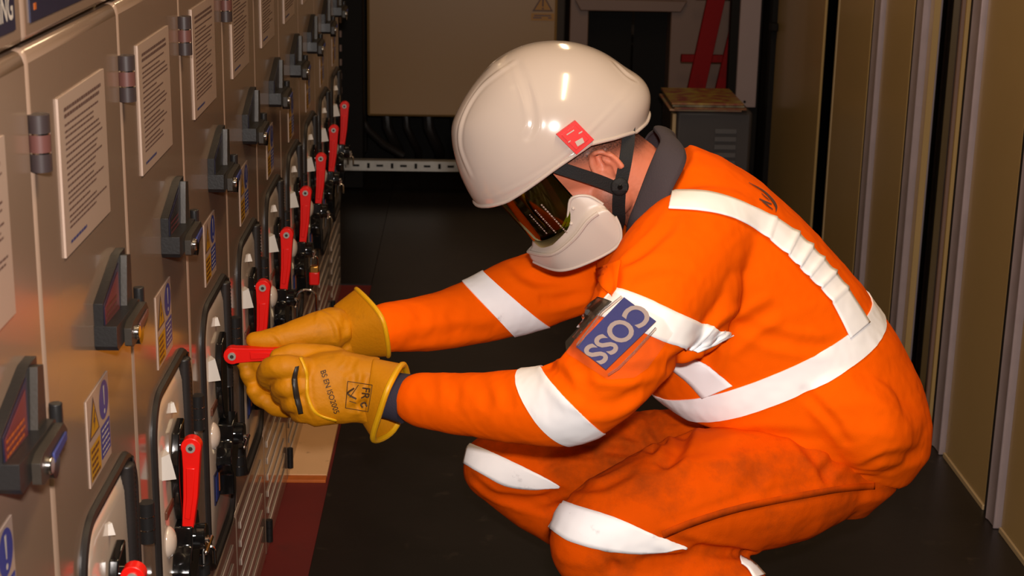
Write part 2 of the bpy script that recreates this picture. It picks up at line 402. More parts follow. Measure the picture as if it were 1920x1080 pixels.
    for k in range(13):
        a = math.radians(-25+230*k/12); out.append((.0135*math.cos(a), .0135*math.sin(a)))
    out += [(-.0115, -.03), (-.0125, -.07), (-.0155, -L), (-.0005, -L-.003), (.0065, -.07), (.0100, -.03)]
    b.prism(out, (-.0085, .0085), 'red', 'y')
    b.prism([(-.007, -.028), (.005, -.028), (.001, -.07), (-.004, -L+.010), (-.0115, -L+.012), (-.008, -.07)], (-.0105, -.0085), 'red', 'y')
    lv = b.build('lever', t, .0025)
    b = MB(); b.cyl((0, -.0115, 0), (0, -.0085, 0), .0062, 'galv', n=18); b.cyl((0, -.0122, 0), (0, -.0114, 0), .0032, 'dgrey', n=6); b.cyl((-.016, .002, 0), (-.006, .002, 0), .009, 'gblk', n=18)
    b.build('pivot_bolt', lv)
    if i == 3: lv.matrix_local = Matrix.Translation(Vector(piv)) @ Matrix.Rotation(math.radians(-95), 4, 'Y')   # swung out towards the worker
    else: lv.matrix_local = Matrix.Translation(Vector(piv))
    # vented lower cover with slanted louvre slots
    b = MB(); b.box((-.022, .0025, .0), (0, P-.0025, .258), 'door'); vc = b.build('vent_cover', t, .004)
    b = MB()
    for k in range(6):
        z = .040+k*.035
        b.box((.0002, .04, z), (.0025, .335, z+.013), 'mech')
    b.build('louvre', vc, .001)
    b = MB()
    for a0, a1 in ((-.5, -.17), (-.16, .16), (.17, .5)): b.cyl((.006, .0085, .052+.046*a0), (.006, .0085, .052+.046*a1), .007, 'blk')
    b.build('hinge', t)
    # upper compartment with a dark warning sign
    b = MB(); b.box((-.022, .003, 1.218), (0, P-.003, 1.55), 'door'); uc = b.build('upper_compartment_door', t, .005)
    b = MB(); b.box((0, .022, 1.233), (.0015, P-.028, 1.36), 'navy')
    if i == 0:
        vs, fs = text_geo('WARNING', .034, 'LEFT', .0006); wd = max(v.x for v in vs)
        b.add([(.002, P-.036-wd*.72+v.x*.72, 1.253+v.y*.92) for v in vs], fs, 'white')
    elif i == 1:
        b.box((.0016, .04, 1.2395+.016), (.002, .16, 1.30), 'hinge'); b.box((.0016, .034, 1.243), (.002, .042, 1.249), 'orangeink')
    b.build('warning_sign', uc, 0, False)
    return t
units = [make_unit(i) for i in range(0, 10)]
# padlocks
def padlock(i, body, label, big=False, grp=None):
    t = thing('padlock', label, 'padlock', (XW+.046, uy(i)+.212, .455), grp)
    b = MB(); pts = []; w = .0075 if not big else .015; h = .02 if not big else .012
    zc = .010
    if big:
        for k in range(17):
            a = PI*k/16; pts.append((.004+.016+w*math.cos(a)*1.3, 0, zc+h+w*math.sin(a)))
        pts = [(pts[0][0], 0, -.02)]+pts+[(pts[-1][0], 0, -.02)]
    else:
        for k in range(13):
            a = PI*k/12; pts.append((w*math.cos(a), 0, zc-.012+w*math.sin(a)))
        pts = [(w, 0, -.02)]+pts+[(-w, 0, -.02)]
    b.tube(pts, .0024, 'chrome', 8); b.build('shackle', t)
    b = MB()
    cxx = .02 if big else 0
    b.box((cxx-.0105, -.008, -.060), (cxx+.0105, .008, -.016), 'brass' if body == 'red' else body)
    if body == 'red': b.box((cxx-.0115, -.009, -.061), (cxx+.0115, .009, -.030), body); b.build('lock_body', t, .003)
padlock(1+1, 'brass', 'brass padlock hanging under the nearest fully visible red lever, bottom left')
padlock(5, 'brass', 'chrome-shackled padlock just above the far glove', True)
padlock(6, 'red', 'red-bodied padlock hanging below the sixth red lever')
padlock(7, 'brass', 'brass padlock hanging on the hub behind the red padlock', )
padlock(8, 'brass', 'brass padlock on the second cabinet from the row\'s far end')
padlock(9, 'brass', 'smallest brass padlock, on the farthest cabinet of the row')

# ------------------------------------------------------------------ far end
YB = 6.6
yend = uy(10)
t = thing('cable_rack', 'black cable rack post with pale cable ties, left of the brown-grey wall cabinet', 'cable rack', (-.46, 6.42, 0))
b = MB(); b.box((-.12, 0, 0), (.045, .10, 1.6), 'dark'); b.build('rack_post', t, .004)
b = MB()
for k in range(26): b.box((-.045, -.006, .16+.055*k), (-.037, 0, .185+.055*k), 'frame')
b.build('cable_tie_strip', t)
t = thing('rear_electrical_cabinet', 'large brown-grey wall cabinet behind the helmet, dark cables below it', 'cabinet', (-.05, YB, 0))
b = MB(); b.box((-.36, 0, .26), (.40, .35, 1.6), 'backcab'); b.build('cabinet_body', t, .008)
b = MB(); b.box((-.352, -.012, .268), (.392, -.001, 1.58), 'backcab'); b.build('door', t, .004)
b = MB(); b.box((.19, -.0135, .272), (.22, -.0125, .281), 'ink'); b.build('maker_label', t)
b = MB(); b.box((-.44, .05, .1), (-.366, .12, 1.6), 'dark'); b.box((-.40, .02, .33), (-.375, .05, .37), 'galv'); b.build('side_channel', t, .003)
for k, (x, r) in enumerate(((-.29, .022), (-.21, .016), (-.12, .024), (.0, .03), (.1, .024), (.2, .024))):
    b = MB(); b.tube([(x, .12, .268), (x+.005, .10, .2), (x+.03, .12, .14), (x+.05, .2, .08), (x+.05, .3, .0)], r, 'rub', 10); b.build('cable', t)
b = MB(); b.tube([(-.41, .06, .36), (-.405, .03, .27), (-.36, .03, .2), (-.30, .08, .13), (-.22, .1, .08)], .016, 'rub', 10); b.build('cable', t)
# warning plate on it
t = thing('warning_plate', 'yellow triangle warning sign with exclamation mark on the rear cabinet', 'sign', (.235+.055, YB-.0125, .66))
b = MB(); b.box((-.047, -.003, -.005), (.047, 0, .125), 'backcab')
Yp = -.0035
b.add([(-.042, Yp, .033), (.042, Yp, .033), (0, Yp, .105)], [(0, 1, 2)], 'ink')
b.add([(-.032, Yp-.0005, .039), (.032, Yp-.0005, .039), (0, Yp-.0005, .093)], [(0, 1, 2)], 'yell2')
b.box((-.0035, Yp-.0012, .053), (.0035, Yp-.0006, .082), 'ink'); b.box((-.0035, Yp-.0012, .041), (.0035, Yp-.0006, .048), 'ink')
b.box((-.046, Yp, -.003), (.046, Yp+.0004, .026), 'yell2')
b.box((-.034, Yp-.0008, .014), (.034, Yp-.0002, .020), 'brown'); b.box((-.038, Yp-.0008, .005), (-.004, Yp-.0002, .011), 'brown'); b.box((.022, Yp-.0008, .005), (.036, Yp-.0002, .011), 'brown')
b.build('sign_plate', t, 0, False)
# slotted strut
t = thing('slotted_strut', 'slotted galvanised channel lying low across the far end', 'strut', (-.55, YB-.32, .10))
b = MB(); b.box((0, 0, 0), (1.4, .04, .042), 'galv'); b.build('channel', t, .002)
b = MB()
for k in range(30):
    if k % 2: b.box((.02+k*.046, -.002, .012), (.02+k*.046+.010, .001, .032), 'dark')
    else: b.box((.01+k*.046, -.002, .018), (.01+k*.046+.026, .001, .026), 'dark')
b.build('slot_row', t)
b = MB()
b.box((1.3, .005, -.10), (1.33, .035, 0), 'galv')
b.build('foot', t)
# low dark plinth behind the strut
b = MB(); b.box((-.97, 6.98, 0), (1.29, 7.25, .26), 'dark'); tag(b.build('cable_trough', None, .01), 'black low trough behind the slotted strut', 'trough')
# recessed dark panel with pale frame
t = thing('framed_enclosure', 'brown framed enclosure with a tall dark opening behind the helmet', 'enclosure', (.64, YB, 0))
b = MB(); b.box((-.24, 0, 0), (-.165, .3, 1.6), 'frame'); b.box((.165, 0, 0), (.42, .3, 1.6), 'frame'); b.box((-.165, 0, .705), (.165, .3, 1.6), 'frame'); b.build('enclosure_body', t, .004)
b = MB(); b.box((-.164, .12, 0), (.164, .16, .703), 'dark'); b.box((.02, .118, .0), (.03, .12, .7), 'glassdk'); b.build('dark_panel', t)
b = MB(); b.prism([(-.20, .70), (.20, .70), (.225, .745), (-.225, .745)], (-.03, 0), 'frame', 'y'); b.build('lintel', t, .004)
# grey low cabinet, magazines, ladder, hanging panel
t = thing('low_steel_cabinet', 'dull grey low steel cabinet with louvres, behind the worker\'s collar', 'cabinet', (.835, 5.62, 0))
b = MB(); b.box((-.115, 0, 0), (.15, .42, .465), 'grycab'); b.build('cabinet_body', t, .012)
b = MB()
for k in range(5): b.prism([(-.006, .405-k*.028), (0, .405-k*.028), (0, .389-k*.028), (-.009, .389-k*.028)], (.02, .095), 'grycab')
b.build('louvre', t)
b = MB(); b.box((-.129, -.005, .10), (-.116, .05, .455), 'ltedge'); b.build('side_strip', t, .002)
rr = random.Random(3)
mg = ['magazine with yellow and red cover, top of the pile on the grey cabinet', 'magazine second from the top of the pile on the grey cabinet', 'thick dog-eared magazine third down in the pile on the grey cabinet', 'curled magazine at the bottom of the pile on the grey cabinet']
mats_ = [mat('magazine_cover_%d' % k, c, .4, col2=c2, vscale=22, var=.1) for k, (c, c2) in enumerate(((srgb(190, 170, 70), srgb(150, 60, 60)), (srgb(190, 180, 150), srgb(90, 80, 60)), (srgb(170, 130, 70), srgb(120, 50, 40)), (srgb(200, 120, 90), srgb(190, 170, 130))))]
for k in range(4):
    b = MB(); zc = .466+(3-k)*.0075
    dx = rr.uniform(-.012, .012)
    b.box((.705+dx, 5.60+rr.uniform(-.01, .01), zc), (.955+dx, 5.94, zc+.0072), mats_[k])
    tag(b.build('magazine', None, .0015), mg[k], 'magazine', 'magazines piled on the grey cabinet')
t = thing('stepladder', 'red stepladder leaning at the far end, left of the pale lilac panel', 'ladder', (.86, 6.25, 0))
A, B_ = onY(1295, 190, 6.25), onY(1330, 0, 6.25); d_ = (B_-A)
for (a, bb) in (((1300, 190), (1342, 0)), ((1352, 190), (1398, 0))):
    p = onY(*a, 6.25); q = onY(*bb, 6.25); dd = (q-p)/(q.z-p.z)
    lo = p-dd*p.z; hi = q+dd*(1.5-q.z)
    lo -= t.location; hi -= t.location
    w = .034
    b = MB(); b.add([(lo.x-w, -.012, lo.z), (lo.x+w, -.012, lo.z), (lo.x+w, .012, lo.z), (lo.x-w, .012, lo.z), (hi.x-w, -.012, hi.z), (hi.x+w, -.012, hi.z), (hi.x+w, .012, hi.z), (hi.x-w, .012, hi.z)],
                  [(0, 3, 2, 1), (4, 5, 6, 7), (0, 1, 5, 4), (1, 2, 6, 5), (2, 3, 7, 6), (3, 0, 4, 7)], 'ladder'); b.build('stile', t, .002)
b_lo = None
for z in (.56, .80, 1.05, 1.3):
    x = (onY(1326, 95, 6.25)-t.location).x+(z-.70)*.19
    b = MB(); b.box((x-.07, .002, z-.014), (x+.13, .03, z+.014), 'ladder'); b.build('rung', t, .002)
t = thing('lilac_board', 'pale lilac narrow board standing behind the worker, its foot level with the magazines', 'board', (1.0, 6.1, .40))
b = MB(); b.box((0, 0, 0), (.078, .02, .95), 'hang'); b.build('board_panel', t, .003)
b = MB(); b.cyl((.035, -.002, .022), (.035, .001, .022), .005, 'dark'); b.build('screw', t)
b = MB(); b.box((-.03, .022, -.40), (.09, .06, 1.0), 'dark'); b.build('support_post', t, .003)

# ------------------------------------------------------------------ right-hand partition
XR = 1.125
def strip(name, ya, yb, m, x0=XR, x1=XR+.03, label=None, cat=None, bev=.002, grp=None):
    b = MB(); b.box((x0, ya, .0), (x1, yb, 2.35), m); o = b.build(name, None, bev)
    return tag(o, label, cat, grp) if label else o
pan = [(5.22, 6.02, 'far olive partition panel beside the black post', XR),
       (4.60, 5.015, 'olive partition panel with a pale far edge, right of the wide dark gap', XR),
       (4.165, 4.455, 'narrow olive partition panel between the two slim metal posts', XR),
       (3.265, 3.575, 'olive partition panel just right of the worker\'s back, between two floor-standing posts', XR),
       (2.2, 3.15, 'nearest olive partition panel, cut by the right picture edge', XR)]
for ya, yb, lb, x in pan:
    t = thing('partition_panel', lb, 'partition panel', (x, ya, 0), 'olive panels of the right-hand partition')
    b = MB(); b.box((0, 0, .012), (.009, yb-ya, 2.35), 'olive'); b.build('panel', t, .003)
    b = MB(); b.box((-.004, .0, 0), (.009, yb-ya, .0115), 'ltedge'); b.build('bottom_trim', t, .001)
    if yb == 5.018 or ya == 3.255:
        pass
b = MB(); b.box((XR-.002, 5.018, 0), (XR+.006, 5.03, 2.35), 'ltedge'); tag(b.build('edge_strip', None, .001), 'thin pale vertical strip bordering the wide dark gap', 'edge strip')
b = MB(); b.box((XR+.004, 4.0, 0), (XR+.02, 4.035, 2.35), 'olive'); tag(b.build('filler_strip', None, .001), 'slim olive strip right beside the second metal post', 'filler strip')
for ya, yb, lb in ((4.47, 4.575, 'slim mauve-grey metal post farthest along the partition'), (4.045, 4.145, 'second mauve-grey metal post from the far end, left of the dark window'),
                   (3.585, 3.685, 'mauve-grey metal post standing on the floor right behind the worker\'s back'), (3.165, 3.255, 'nearest mauve-grey metal post, its foot at lower right')):
    t = thing('partition_post', lb, 'metal post', (XR-.012, ya, 0), 'metal posts of the right-hand partition')
    w = yb-ya
    b = MB(); b.prism([(0, 0), (.05, 0), (.05, w*.62), (.0, w*.62), (.004, w*.5), (.004, w*.12)], (.0, 2.35), 'alu', 'z'); b.build('post', t, .003)
    b = MB(); b.box((.008, w*.63, 0), (.045, w, 2.35), 'rub'); b.build('side_gasket', t, .002)
# dark window bay
t = thing('dark_window_panel', 'dark glazed bay between the second and third metal posts', 'window panel', (XR, 3.70, 0))
b = MB(); b.box((.035, .0, 0), (.045, .30, 2.35), 'glassdk'); b.build('glass', t)
b = MB(); b.box((.0, .025, 0), (.012, .035, 2.35), 'olive'); b.build('glazing_bead', t, .001)
b = MB(); b.box((.0, .06, 0), (.010, .07, 2.35), 'frame'); b.build('glazing_bead', t, .001)
b = MB(); b.box((XR-.02, 6.03, 0), (XR+.06, 6.2, 2.35), 'dark'); b.box((XR-.03, 5.98, .70), (XR-.002, 6.02, .73), 'dark')
tag(b.build('corner_post', None, .004), 'black corner post with a small catch beside the far olive panel', 'post')

# ================================================================== the worker
man = thing('person', 'person in orange hi-vis clothing, white helmet and ochre gauntlets crouching at the red lever', 'person', (.45, 2.45, 0))
MI = man.matrix_basis.inverted() if False else Matrix.Translation((-.45, -2.45, 0))
def child(o, parent):
    # keep world-space vertices: parent sits at the worker's base or is itself at its origin
    o.parent = parent
    if parent == man: o.matrix_parent_inverse = MI
    return o
def world_mesh(me): return [v.co.copy() for v in me.vertices], [tuple(p.vertices) for p in me.polygons]
def bvh_of(o):
    v, f = world_mesh(o.data); return BVHTree.FromPolygons(v, f)
def cast(bv, px, py, default_y=2.4):
    r = ray(px, py); h = bv.ray_cast(CAM, r)
    if h[0] is not None: return h[0], h[1]
    p = onY(px, py, default_y); n = bv.find_nearest(p)
    return n[0], n[1]
def remesh(mb, name, m, vox, it=6, fac=.5, parent=None):
    o = mb.build('tmp', None, 0, False)
    r = o.modifiers.new('r', 'REMESH'); r.mode = 'VOXEL'; r.voxel_size = vox
    if it: s_ = o.modifiers.new('s', 'SMOOTH'); s_.iterations = it; s_.factor = fac
    dg = bpy.context.evaluated_depsgraph_get(); ev = o.evaluated_get(dg)
    me = bpy.data.meshes.new_from_object(ev); old = o.data
    bpy.data.objects.remove(o); bpy.data.meshes.remove(old)
    me.materials.clear(); me.materials.append(M[m] if isinstance(m, str) else m)
    me.polygons.foreach_set('use_smooth', [True]*len(me.polygons)); me.polygons.foreach_set('material_index', [0]*len(me.polygons))
    no = bpy.data.objects.new(name, me); COL.objects.link(no)
    if parent: child(no, parent)
    return no
def loft(mb, st, m, n=36, ex=2.0):
    # st: (back/top point, front/bottom point, half width along Y [, exponent])
    k = len(st); vs = []
    for p, q, hw in st:
        p, q = Vector(p), Vector(q); c = (p+q)/2; a = (p-q)/2; w = Vector((0, hw, 0))
        for j in range(n):
            t = 2*PI*j/n; cs, sn = math.cos(t), math.sin(t)
            cs = math.copysign(abs(cs)**(2/ex), cs); sn = math.copysign(abs(sn)**(2/ex), sn)
            vs.append(c+a*cs+w*sn)
    fs = [(i*n+j, i*n+(j+1) % n, (i+1)*n+(j+1) % n, (i+1)*n+j) for i in range(k-1) for j in range(n)]
    fs += [tuple(range(n))[::-1], tuple(range((k-1)*n, k*n))]
    mb.add(vs, fs, m)
def spline(pts, per=8, closed=False):
    P = [np.array(p, float) for p in pts]; n = len(P); out = []
    rng = range(n if closed else n-1)
    for i in rng:
        if closed: p0, p1, p2, p3 = P[(i-1) % n], P[i], P[(i+1) % n], P[(i+2) % n]
        else: p0, p1, p2, p3 = P[max(i-1, 0)], P[i], P[i+1], P[min(i+2, n-1)]
        for t in np.linspace(0, 1, per, endpoint=False):
            out.append(.5*((2*p1)+(-p0+p2)*t+(2*p0-5*p1+4*p2-p3)*t*t+(-p0+3*p1-3*p2+p3)*t**3))
    if not closed: out.append(P[-1])
    return out
def pxtube(mb, lst, m, per=6, n=24, ends=True):
    s_ = spline(lst, per); pts = [onY(a[0], a[1], a[2]) for a in s_]; rs = [float(a[3]) for a in s_]
    mb.tube(pts, rs, m, n)
    mb.ball(pts[0], rs[0]*.98, m, 10); mb.ball(pts[-1], rs[-1]*.98, m, 10)
def getV(me): a = np.empty(len(me.vertices)*3); me.vertices.foreach_get('co', a); return a.reshape(-1, 3)
def getN(me): a = np.empty(len(me.vertices)*3); me.vertices.foreach_get('normal', a); return a.reshape(-1, 3)
def crease(o, lines, bv=None, scale=1.0):
    me = o.data; V = getV(me); N = getN(me); bv = bv or bvh_of(o); D = np.zeros(len(V))
    for pts, dep, wid in lines:
        P = [np.array(cast(bv, q[0], q[1])[0]) for q in spline(pts, 6)]
        L = len(P)-1; best = np.full(len(V), 1e9); bt = np.zeros(len(V))
        lo = np.min(P, 0)-3*wid; hi = np.max(P, 0)+3*wid
        idx = np.where(np.all((V > lo) & (V < hi), 1))[0]; X = V[idx]; bd = np.full(len(idx), 1e9); bb = np.zeros(len(idx))
        for i in range(L):
            a, c = P[i], P[i+1]; d = c-a; l2 = d@d+1e-12
            if l2 > .05**2: continue
            t = np.clip(((X-a)@d)/l2, 0, 1); dist = np.linalg.norm(X-a-t[:, None]*d, axis=1)
            s_ = dist < bd; bd[s_] = dist[s_]; bb[s_] = (i+t[s_])/L
        u = bd/wid; taper = np.sin(np.clip(bb, 0, 1)*PI)**.5
        prof = np.exp(-u*u)*1.0-.45*np.exp(-((u-1.7)**2)/.5)
        D[idx] -= dep*prof*taper*scale
    V2 = V+N*D[:, None]; me.vertices.foreach_set('co', V2.ravel()); me.update()
def rumple(o, amp, sc, stretch=(1, 1, 1), seed=0):
    me = o.data; V = getV(me); N = getN(me); off = Vector((seed, seed*1.7, seed*.3)); D = np.zeros(len(V))
    for i, v in enumerate(V):
        p = Vector((v[0]*stretch[0], v[1]*stretch[1], v[2]*stretch[2]))*sc+off
        D[i] = noise.noise(p)*.7+(abs(noise.noise(p*2.1+off))-.25)*-.6
    V2 = V+N*(D*amp)[:, None]; me.vertices.foreach_set('co', V2.ravel()); me.update()
def plane3(bv, a, b_, c):
    A, B2, C2 = [cast(bv, *q)[0] for q in (a, b_, c)]
    n = (B2-A).cross(C2-A).normalized(); return A, n
def kdn(kd, sv, co): return sv[kd.find(co)[1]].normal.copy()
def band(src, name, m, planes, seed, parent, off=.0022, inside=None, label=None):
    # cut the cloth surface with planes and lift the piece between them as a tape
    bm = bmesh.new(); bm.from_mesh(src.data); sd = Vector(seed)
    for co, no in planes:
        if (sd-co).dot(no) > 0: no = -no
        bmesh.ops.bisect_plane(bm, geom=bm.verts[:]+bm.edges[:]+bm.faces[:], plane_co=co, plane_no=no, clear_outer=True, dist=1e-6)
    bm.verts.ensure_lookup_table()
    near = min(bm.verts, key=lambda v: (v.co-sd).length_squared)
    seen = {near}; st = [near]
    while st:
        v = st.pop()
        for e in v.link_edges:
            w = e.other_vert(v)
            if w not in seen: seen.add(w); st.append(w)
    bmesh.ops.delete(bm, geom=[v for v in bm.verts if v not in seen], context='VERTS')
    from mathutils.kdtree import KDTree
    sv = src.data.vertices; kd = KDTree(len(sv))
    for i_, v in enumerate(sv): kd.insert(v.co, i_)
    kd.balance(); nn = {}
    for v in bm.verts:
        acc = Vector()
        for c_, i_, d_ in kd.find_n(v.co, 4): acc += sv[i_].normal
        nn[v] = acc.normalized()
    for v, n in nn.items(): v.co += n*off
    be = [e_ for e_ in bm.edges if e_.is_boundary]
    r = bmesh.ops.extrude_edge_only(bm, edges=be)
    for v in [g for g in r['geom'] if isinstance(g, bmesh.types.BMVert)]: v.co -= kdn(kd, sv, v.co)*(off+.001)
    bmesh.ops.recalc_face_normals(bm, faces=bm.faces)
    me = bpy.data.meshes.new(name); bm.to_mesh(me); bm.free()
    me.materials.clear(); me.materials.append(M[m])
    me.polygons.foreach_set('use_smooth', [True]*len(me.polygons)); me.set_sharp_from_angle(angle=math.radians(50))
    o = bpy.data.objects.new(name, me); COL.objects.link(o); child(o, parent)
    if label: o['label'] = label
    return o
def pxstrip(bv, name, m, ea, eb, parent, off=.003, nu=60, nv=9, pleats=(), label=None, thick=.002, ymin=None):
    ea = spline(ea, 10); eb = spline(eb, 10); dy = 2.69 if 'tape2' == m else 2.4
    def at(L, t): x = t*(len(L)-1); i = min(int(x), len(L)-2); return L[i]+(L[i+1]-L[i])*(x-i)
    vs = []
    for i in range(nu+1):
        t = i/nu; a, b_ = at(ea, t), at(eb, t)
        pl = sum(h*math.exp(-((t-c)/w)**2)*(1 if t < c else .2) for c, w, h in pleats)
        for j in range(nv+1):
            q = a+(b_-a)*(j/nv); p, nn = cast(bv, q[0], q[1], dy)
            rr_ = ray(q[0], q[1])
            for _ in range(6):
                if ymin is None or p.y >= ymin: break
                h_ = bv.ray_cast(p+rr_*.004, rr_)
                if h_[0] is None: break
                p, nn = h_[0], h_[1]
            if nn.dot(CAM-p) < 0: nn = -nn
            vs.append(p+nn*(off+pl))
    fs = [(i*(nv+1)+j, i*(nv+1)+j+1, (i+1)*(nv+1)+j+1, (i+1)*(nv+1)+j) for i in range(nu) for j in range(nv)]
    me = bpy.data.meshes.new(name); me.from_pydata(vs, [], fs); me.materials.append(M[m])
    me.polygons.foreach_set('use_smooth', [True]*len(me.polygons)); me.update()
    o = bpy.data.objects.new(name, me); COL.objects.link(o); child(o, parent)
    if thick: s_ = o.modifiers.new('thick', 'SOLIDIFY'); s_.thickness = thick; s_.offset = 0
    if label: o['label'] = label
    return o
def pxtext(bv, txt, cxy, ang, h, m, name, parent, off=.0012, sx=1.0, bold=.0):
    vs, fs = text_geo(txt, 1.0, 'CENTER', bold); ca, sa = math.cos(math.radians(ang)), math.sin(math.radians(ang))
    out = []
    for v in vs:
        x, y = v.x*h*sx, v.y*h
        px = cxy[0]+x*ca-y*sa; py = cxy[1]-(x*sa+y*ca)
        p, nn = cast(bv, px, py)
        out.append(p+(CAM-p).normalized()*off)
    me = bpy.data.meshes.new(name); me.from_pydata(out, [], fs); me.materials.append(M[m]); me.update()
    o = bpy.data.objects.new(name, me); COL.objects.link(o); child(o, parent); return o

# ---- jacket (torso and sleeves, one cloth surface)
b = MB(); Q = onY
T = 2.5
loft(b, [(Q(1695, 885, T), Q(1370, 750, T), .158), (Q(1738, 830, T), Q(1285, 745, T), .180), (Q(1742, 775, T), Q(1238, 742, T), .187), (Q(1722, 710, T), Q(1208, 718, T), .188),
         (Q(1680, 625, T), Q(1180, 670, T), .185), (Q(1610, 525, T), Q(1150, 610, T), .187), (Q(1520, 425, T), Q(1130, 555, T), .190), (Q(1435, 348, T), Q(1120, 505, T), .185),
         (Q(1360, 298, T), Q(1135, 465, T), .145), (Q(1300, 275, T), Q(1165, 440, T), .090)], 'orange', 44, 2.15)
pxtube(b, [(1350, 440, 2.42, .080), (1285, 478, 2.345, .088), (1222, 560, 2.25, .079), (1180, 640, 2.19, .073), (1130, 711, 2.155, .063), (1060, 757, 2.18, .060), (960, 762, 2.23, .052), (850, 757, 2.29, .0455), (788, 750, 2.325, .042)], 'orange')
pxtube(b, [(1300, 540, 2.32, .075), (1312, 594, 2.28, .050), (1278, 640, 2.23, .030)], 'orange')
pxtube(b, [(1665, 790, 2.44, .064), (1628, 808, 2.365, .066), (1600, 780, 2.36, .070), (1540, 740, 2.37, .070)], 'orange')
pxtube(b, [(1290, 440, 2.62, .085), (1180, 490, 2.68, .085), (1080, 520, 2.70, .066), (975, 555, 2.67, .065), (880, 588, 2.62, .054), (800, 606, 2.57, .046), (722, 614, 2.52, .040)], 'orange')
jacket = remesh(b, 'jacket', 'orange', .0045, 8, .5, man)
rumple(jacket, .0024, 9, (1, 1, 1), 3); rumple(jacket, .0016, 26, (1, 1, 1), 8)
crease(jacket, [
    ([(1385, 600), (1340, 640), (1320, 690)], .008, .012), ([(1460, 575), (1400, 610), (1350, 655)], .006, .012), ([(1380, 605), (1470, 640), (1560, 650)], .004, .01),
    ([(1250, 690), (1290, 660), (1330, 640)], .008, .012), ([(1500, 725), (1560, 790), (1590, 835)], .004, .008), ([(1550, 790), (1640, 780), (1700, 800)], .002, .014),
    ([(1230, 720), (1150, 745), (1085, 735), (1040, 690)], .006, .013), ([(1205, 735), (1150, 765), (1090, 765)], .005, .011), ([(1245, 690), (1180, 700), (1110, 690)], .004, .010),
    ([(1060, 650), (1090, 690), (1105, 730)], .006, .011), ([(1035, 655), (1020, 670), (1040, 700)], .005, .008),
    ([(800, 700), (812, 735), (810, 760)], .0015, .010), ([(840, 702), (856, 740), (850, 770)], .0015, .010), ([(890, 705), (912, 740), (905, 770)], .002, .012), ([(935, 700), (950, 740), (960, 770)], .0018, .010),
    ([(860, 560), (850, 600), (860, 625)], .002, .011), ([(780, 570), (790, 600), (775, 620)], .002, .011), ([(960, 490), (990, 520), (1050, 530), (1120, 515)], .006, .011),
    ([(990, 470), (1020, 500), (1090, 505)], .004, .010), ([(1010, 560), (1060, 558), (1120, 535)], .006, .012), ([(760, 640), (850, 625), (930, 620)], .003, .012),
    ([(1160, 500), (1200, 475), (1250, 430), (1262, 400)], .005, .010), ([(1175, 520), (1240, 500), (1300, 500)], .003, .012), ([(1145, 500), (1150, 530), (1140, 560)], .006, .010),
    ([(1420, 640), (1500, 610), (1590, 590)], .0015, .014), ([(1600, 700), (1660, 740), (1720, 800)], .0015, .014), ([(1620, 880), (1660, 860), (1730, 850)], .004, .010),
    ([(1290, 830), (1420, 818), (1540, 830)], .004, .012), ([(1580, 640), (1500, 560), (1440, 510)], .0012, .012), ([(1500, 890), (1600, 885), (1680, 893)], -.002, .006)])
jb = bvh_of(jacket)
# ---- trousers
b = MB()
loft(b, [(Q(1640, 700, T), Q(1350, 720, T), .155), (Q(1690, 800, T), Q(1310, 790, T), .168), (Q(1672, 880, T), Q(1400, 850, T), .165), (Q(1620, 930, T), Q(1500, 910, T), .120)], 'trouser', 36, 2.3)
pxtube(b, [(1540, 880, 2.405, .088), (1450, 905, 2.36, .098), (1330, 925, 2.31, .097), (1210, 958, 2.265, .084), (1120, 998, 2.24, .069), (1108, 1030, 2.24, .062)], 'trouser')
pxtube(b, [(1105, 1020, 2.24, .062), (1200, 1070, 2.25, .070), (1345, 1120, 2.265, .076), (1430, 1215, 2.28, .058), (1450, 1300, 2.29, .050)], 'trouser')
pxtube(b, [(1520, 845, 2.60, .095), (1350, 862, 2.63, .095), (1180, 865, 2.66, .085), (1030, 868, 2.68, .072), (932, 876, 2.69, .062)], 'trouser')
pxtube(b, [(935, 878, 2.69, .060), (1010, 935, 2.69, .060), (1130, 1000, 2.69, .064), (1290, 1090, 2.69, .060), (1395, 1165, 2.68, .052), (1430, 1220, 2.68, .050)], 'trouser')
tr = remesh(b, 'trousers', 'trouser', .005, 7, .5, man)
rumple(tr, .004, 8, (1, 1, 1), 5); rumple(tr, .0018, 24, (1, 1, 1), 2)
crease(tr, [
    ([(1290, 800), (1265, 850), (1240, 875)], .012, .012), ([(1210, 760), (1230, 810), (1255, 845)], .006, .009), ([(1150, 790), (1200, 830), (1235, 850)], .006, .009), ([(1090, 815), (1150, 845), (1200, 850)], .005, .009),
    ([(1050, 830), (1090, 850), (1130, 862)], .004, .008), ([(1010, 880), (1040, 862), (1110, 850), (1240, 840)], .005, .008), ([(1075, 912), (1130, 910), (1190, 880)], .005, .010),
    ([(880, 890), (930, 930), (1010, 935), (1060, 915)], .005, .009), ([(960, 945), (1000, 950), (1035, 960)], .004, .008), ([(1690, 905), (1560, 915), (1400, 945), (1300, 975), (1230, 1000)], -.003, .007),
    ([(1600, 830), (1560, 870), (1540, 900)], .005, .010), ([(1480, 800), (1520, 850), (1560, 900)], .004, .010), ([(1230, 1000), (1300, 1025), (1380, 1035), (1440, 1040)], .006, .009),
    ([(1190, 1050), (1260, 1045), (1320, 1030)], .005, .009), ([(1140, 1060), (1200, 1075), (1290, 1060)], .004, .009), ([(1130, 1030), (1150, 1060), (1150, 1079)], .004, .008),
    ([(1330, 850), (1380, 835), (1450, 825)], .003, .012), ([(1230, 900), (1300, 870), (1330, 860)], -.003, .01), ([(1380, 930), (1420, 900), (1420, 870)], .003, .012), ([(1390, 1040), (1420, 1060), (1440, 1075)], .005, .009)])
tb = bvh_of(tr)
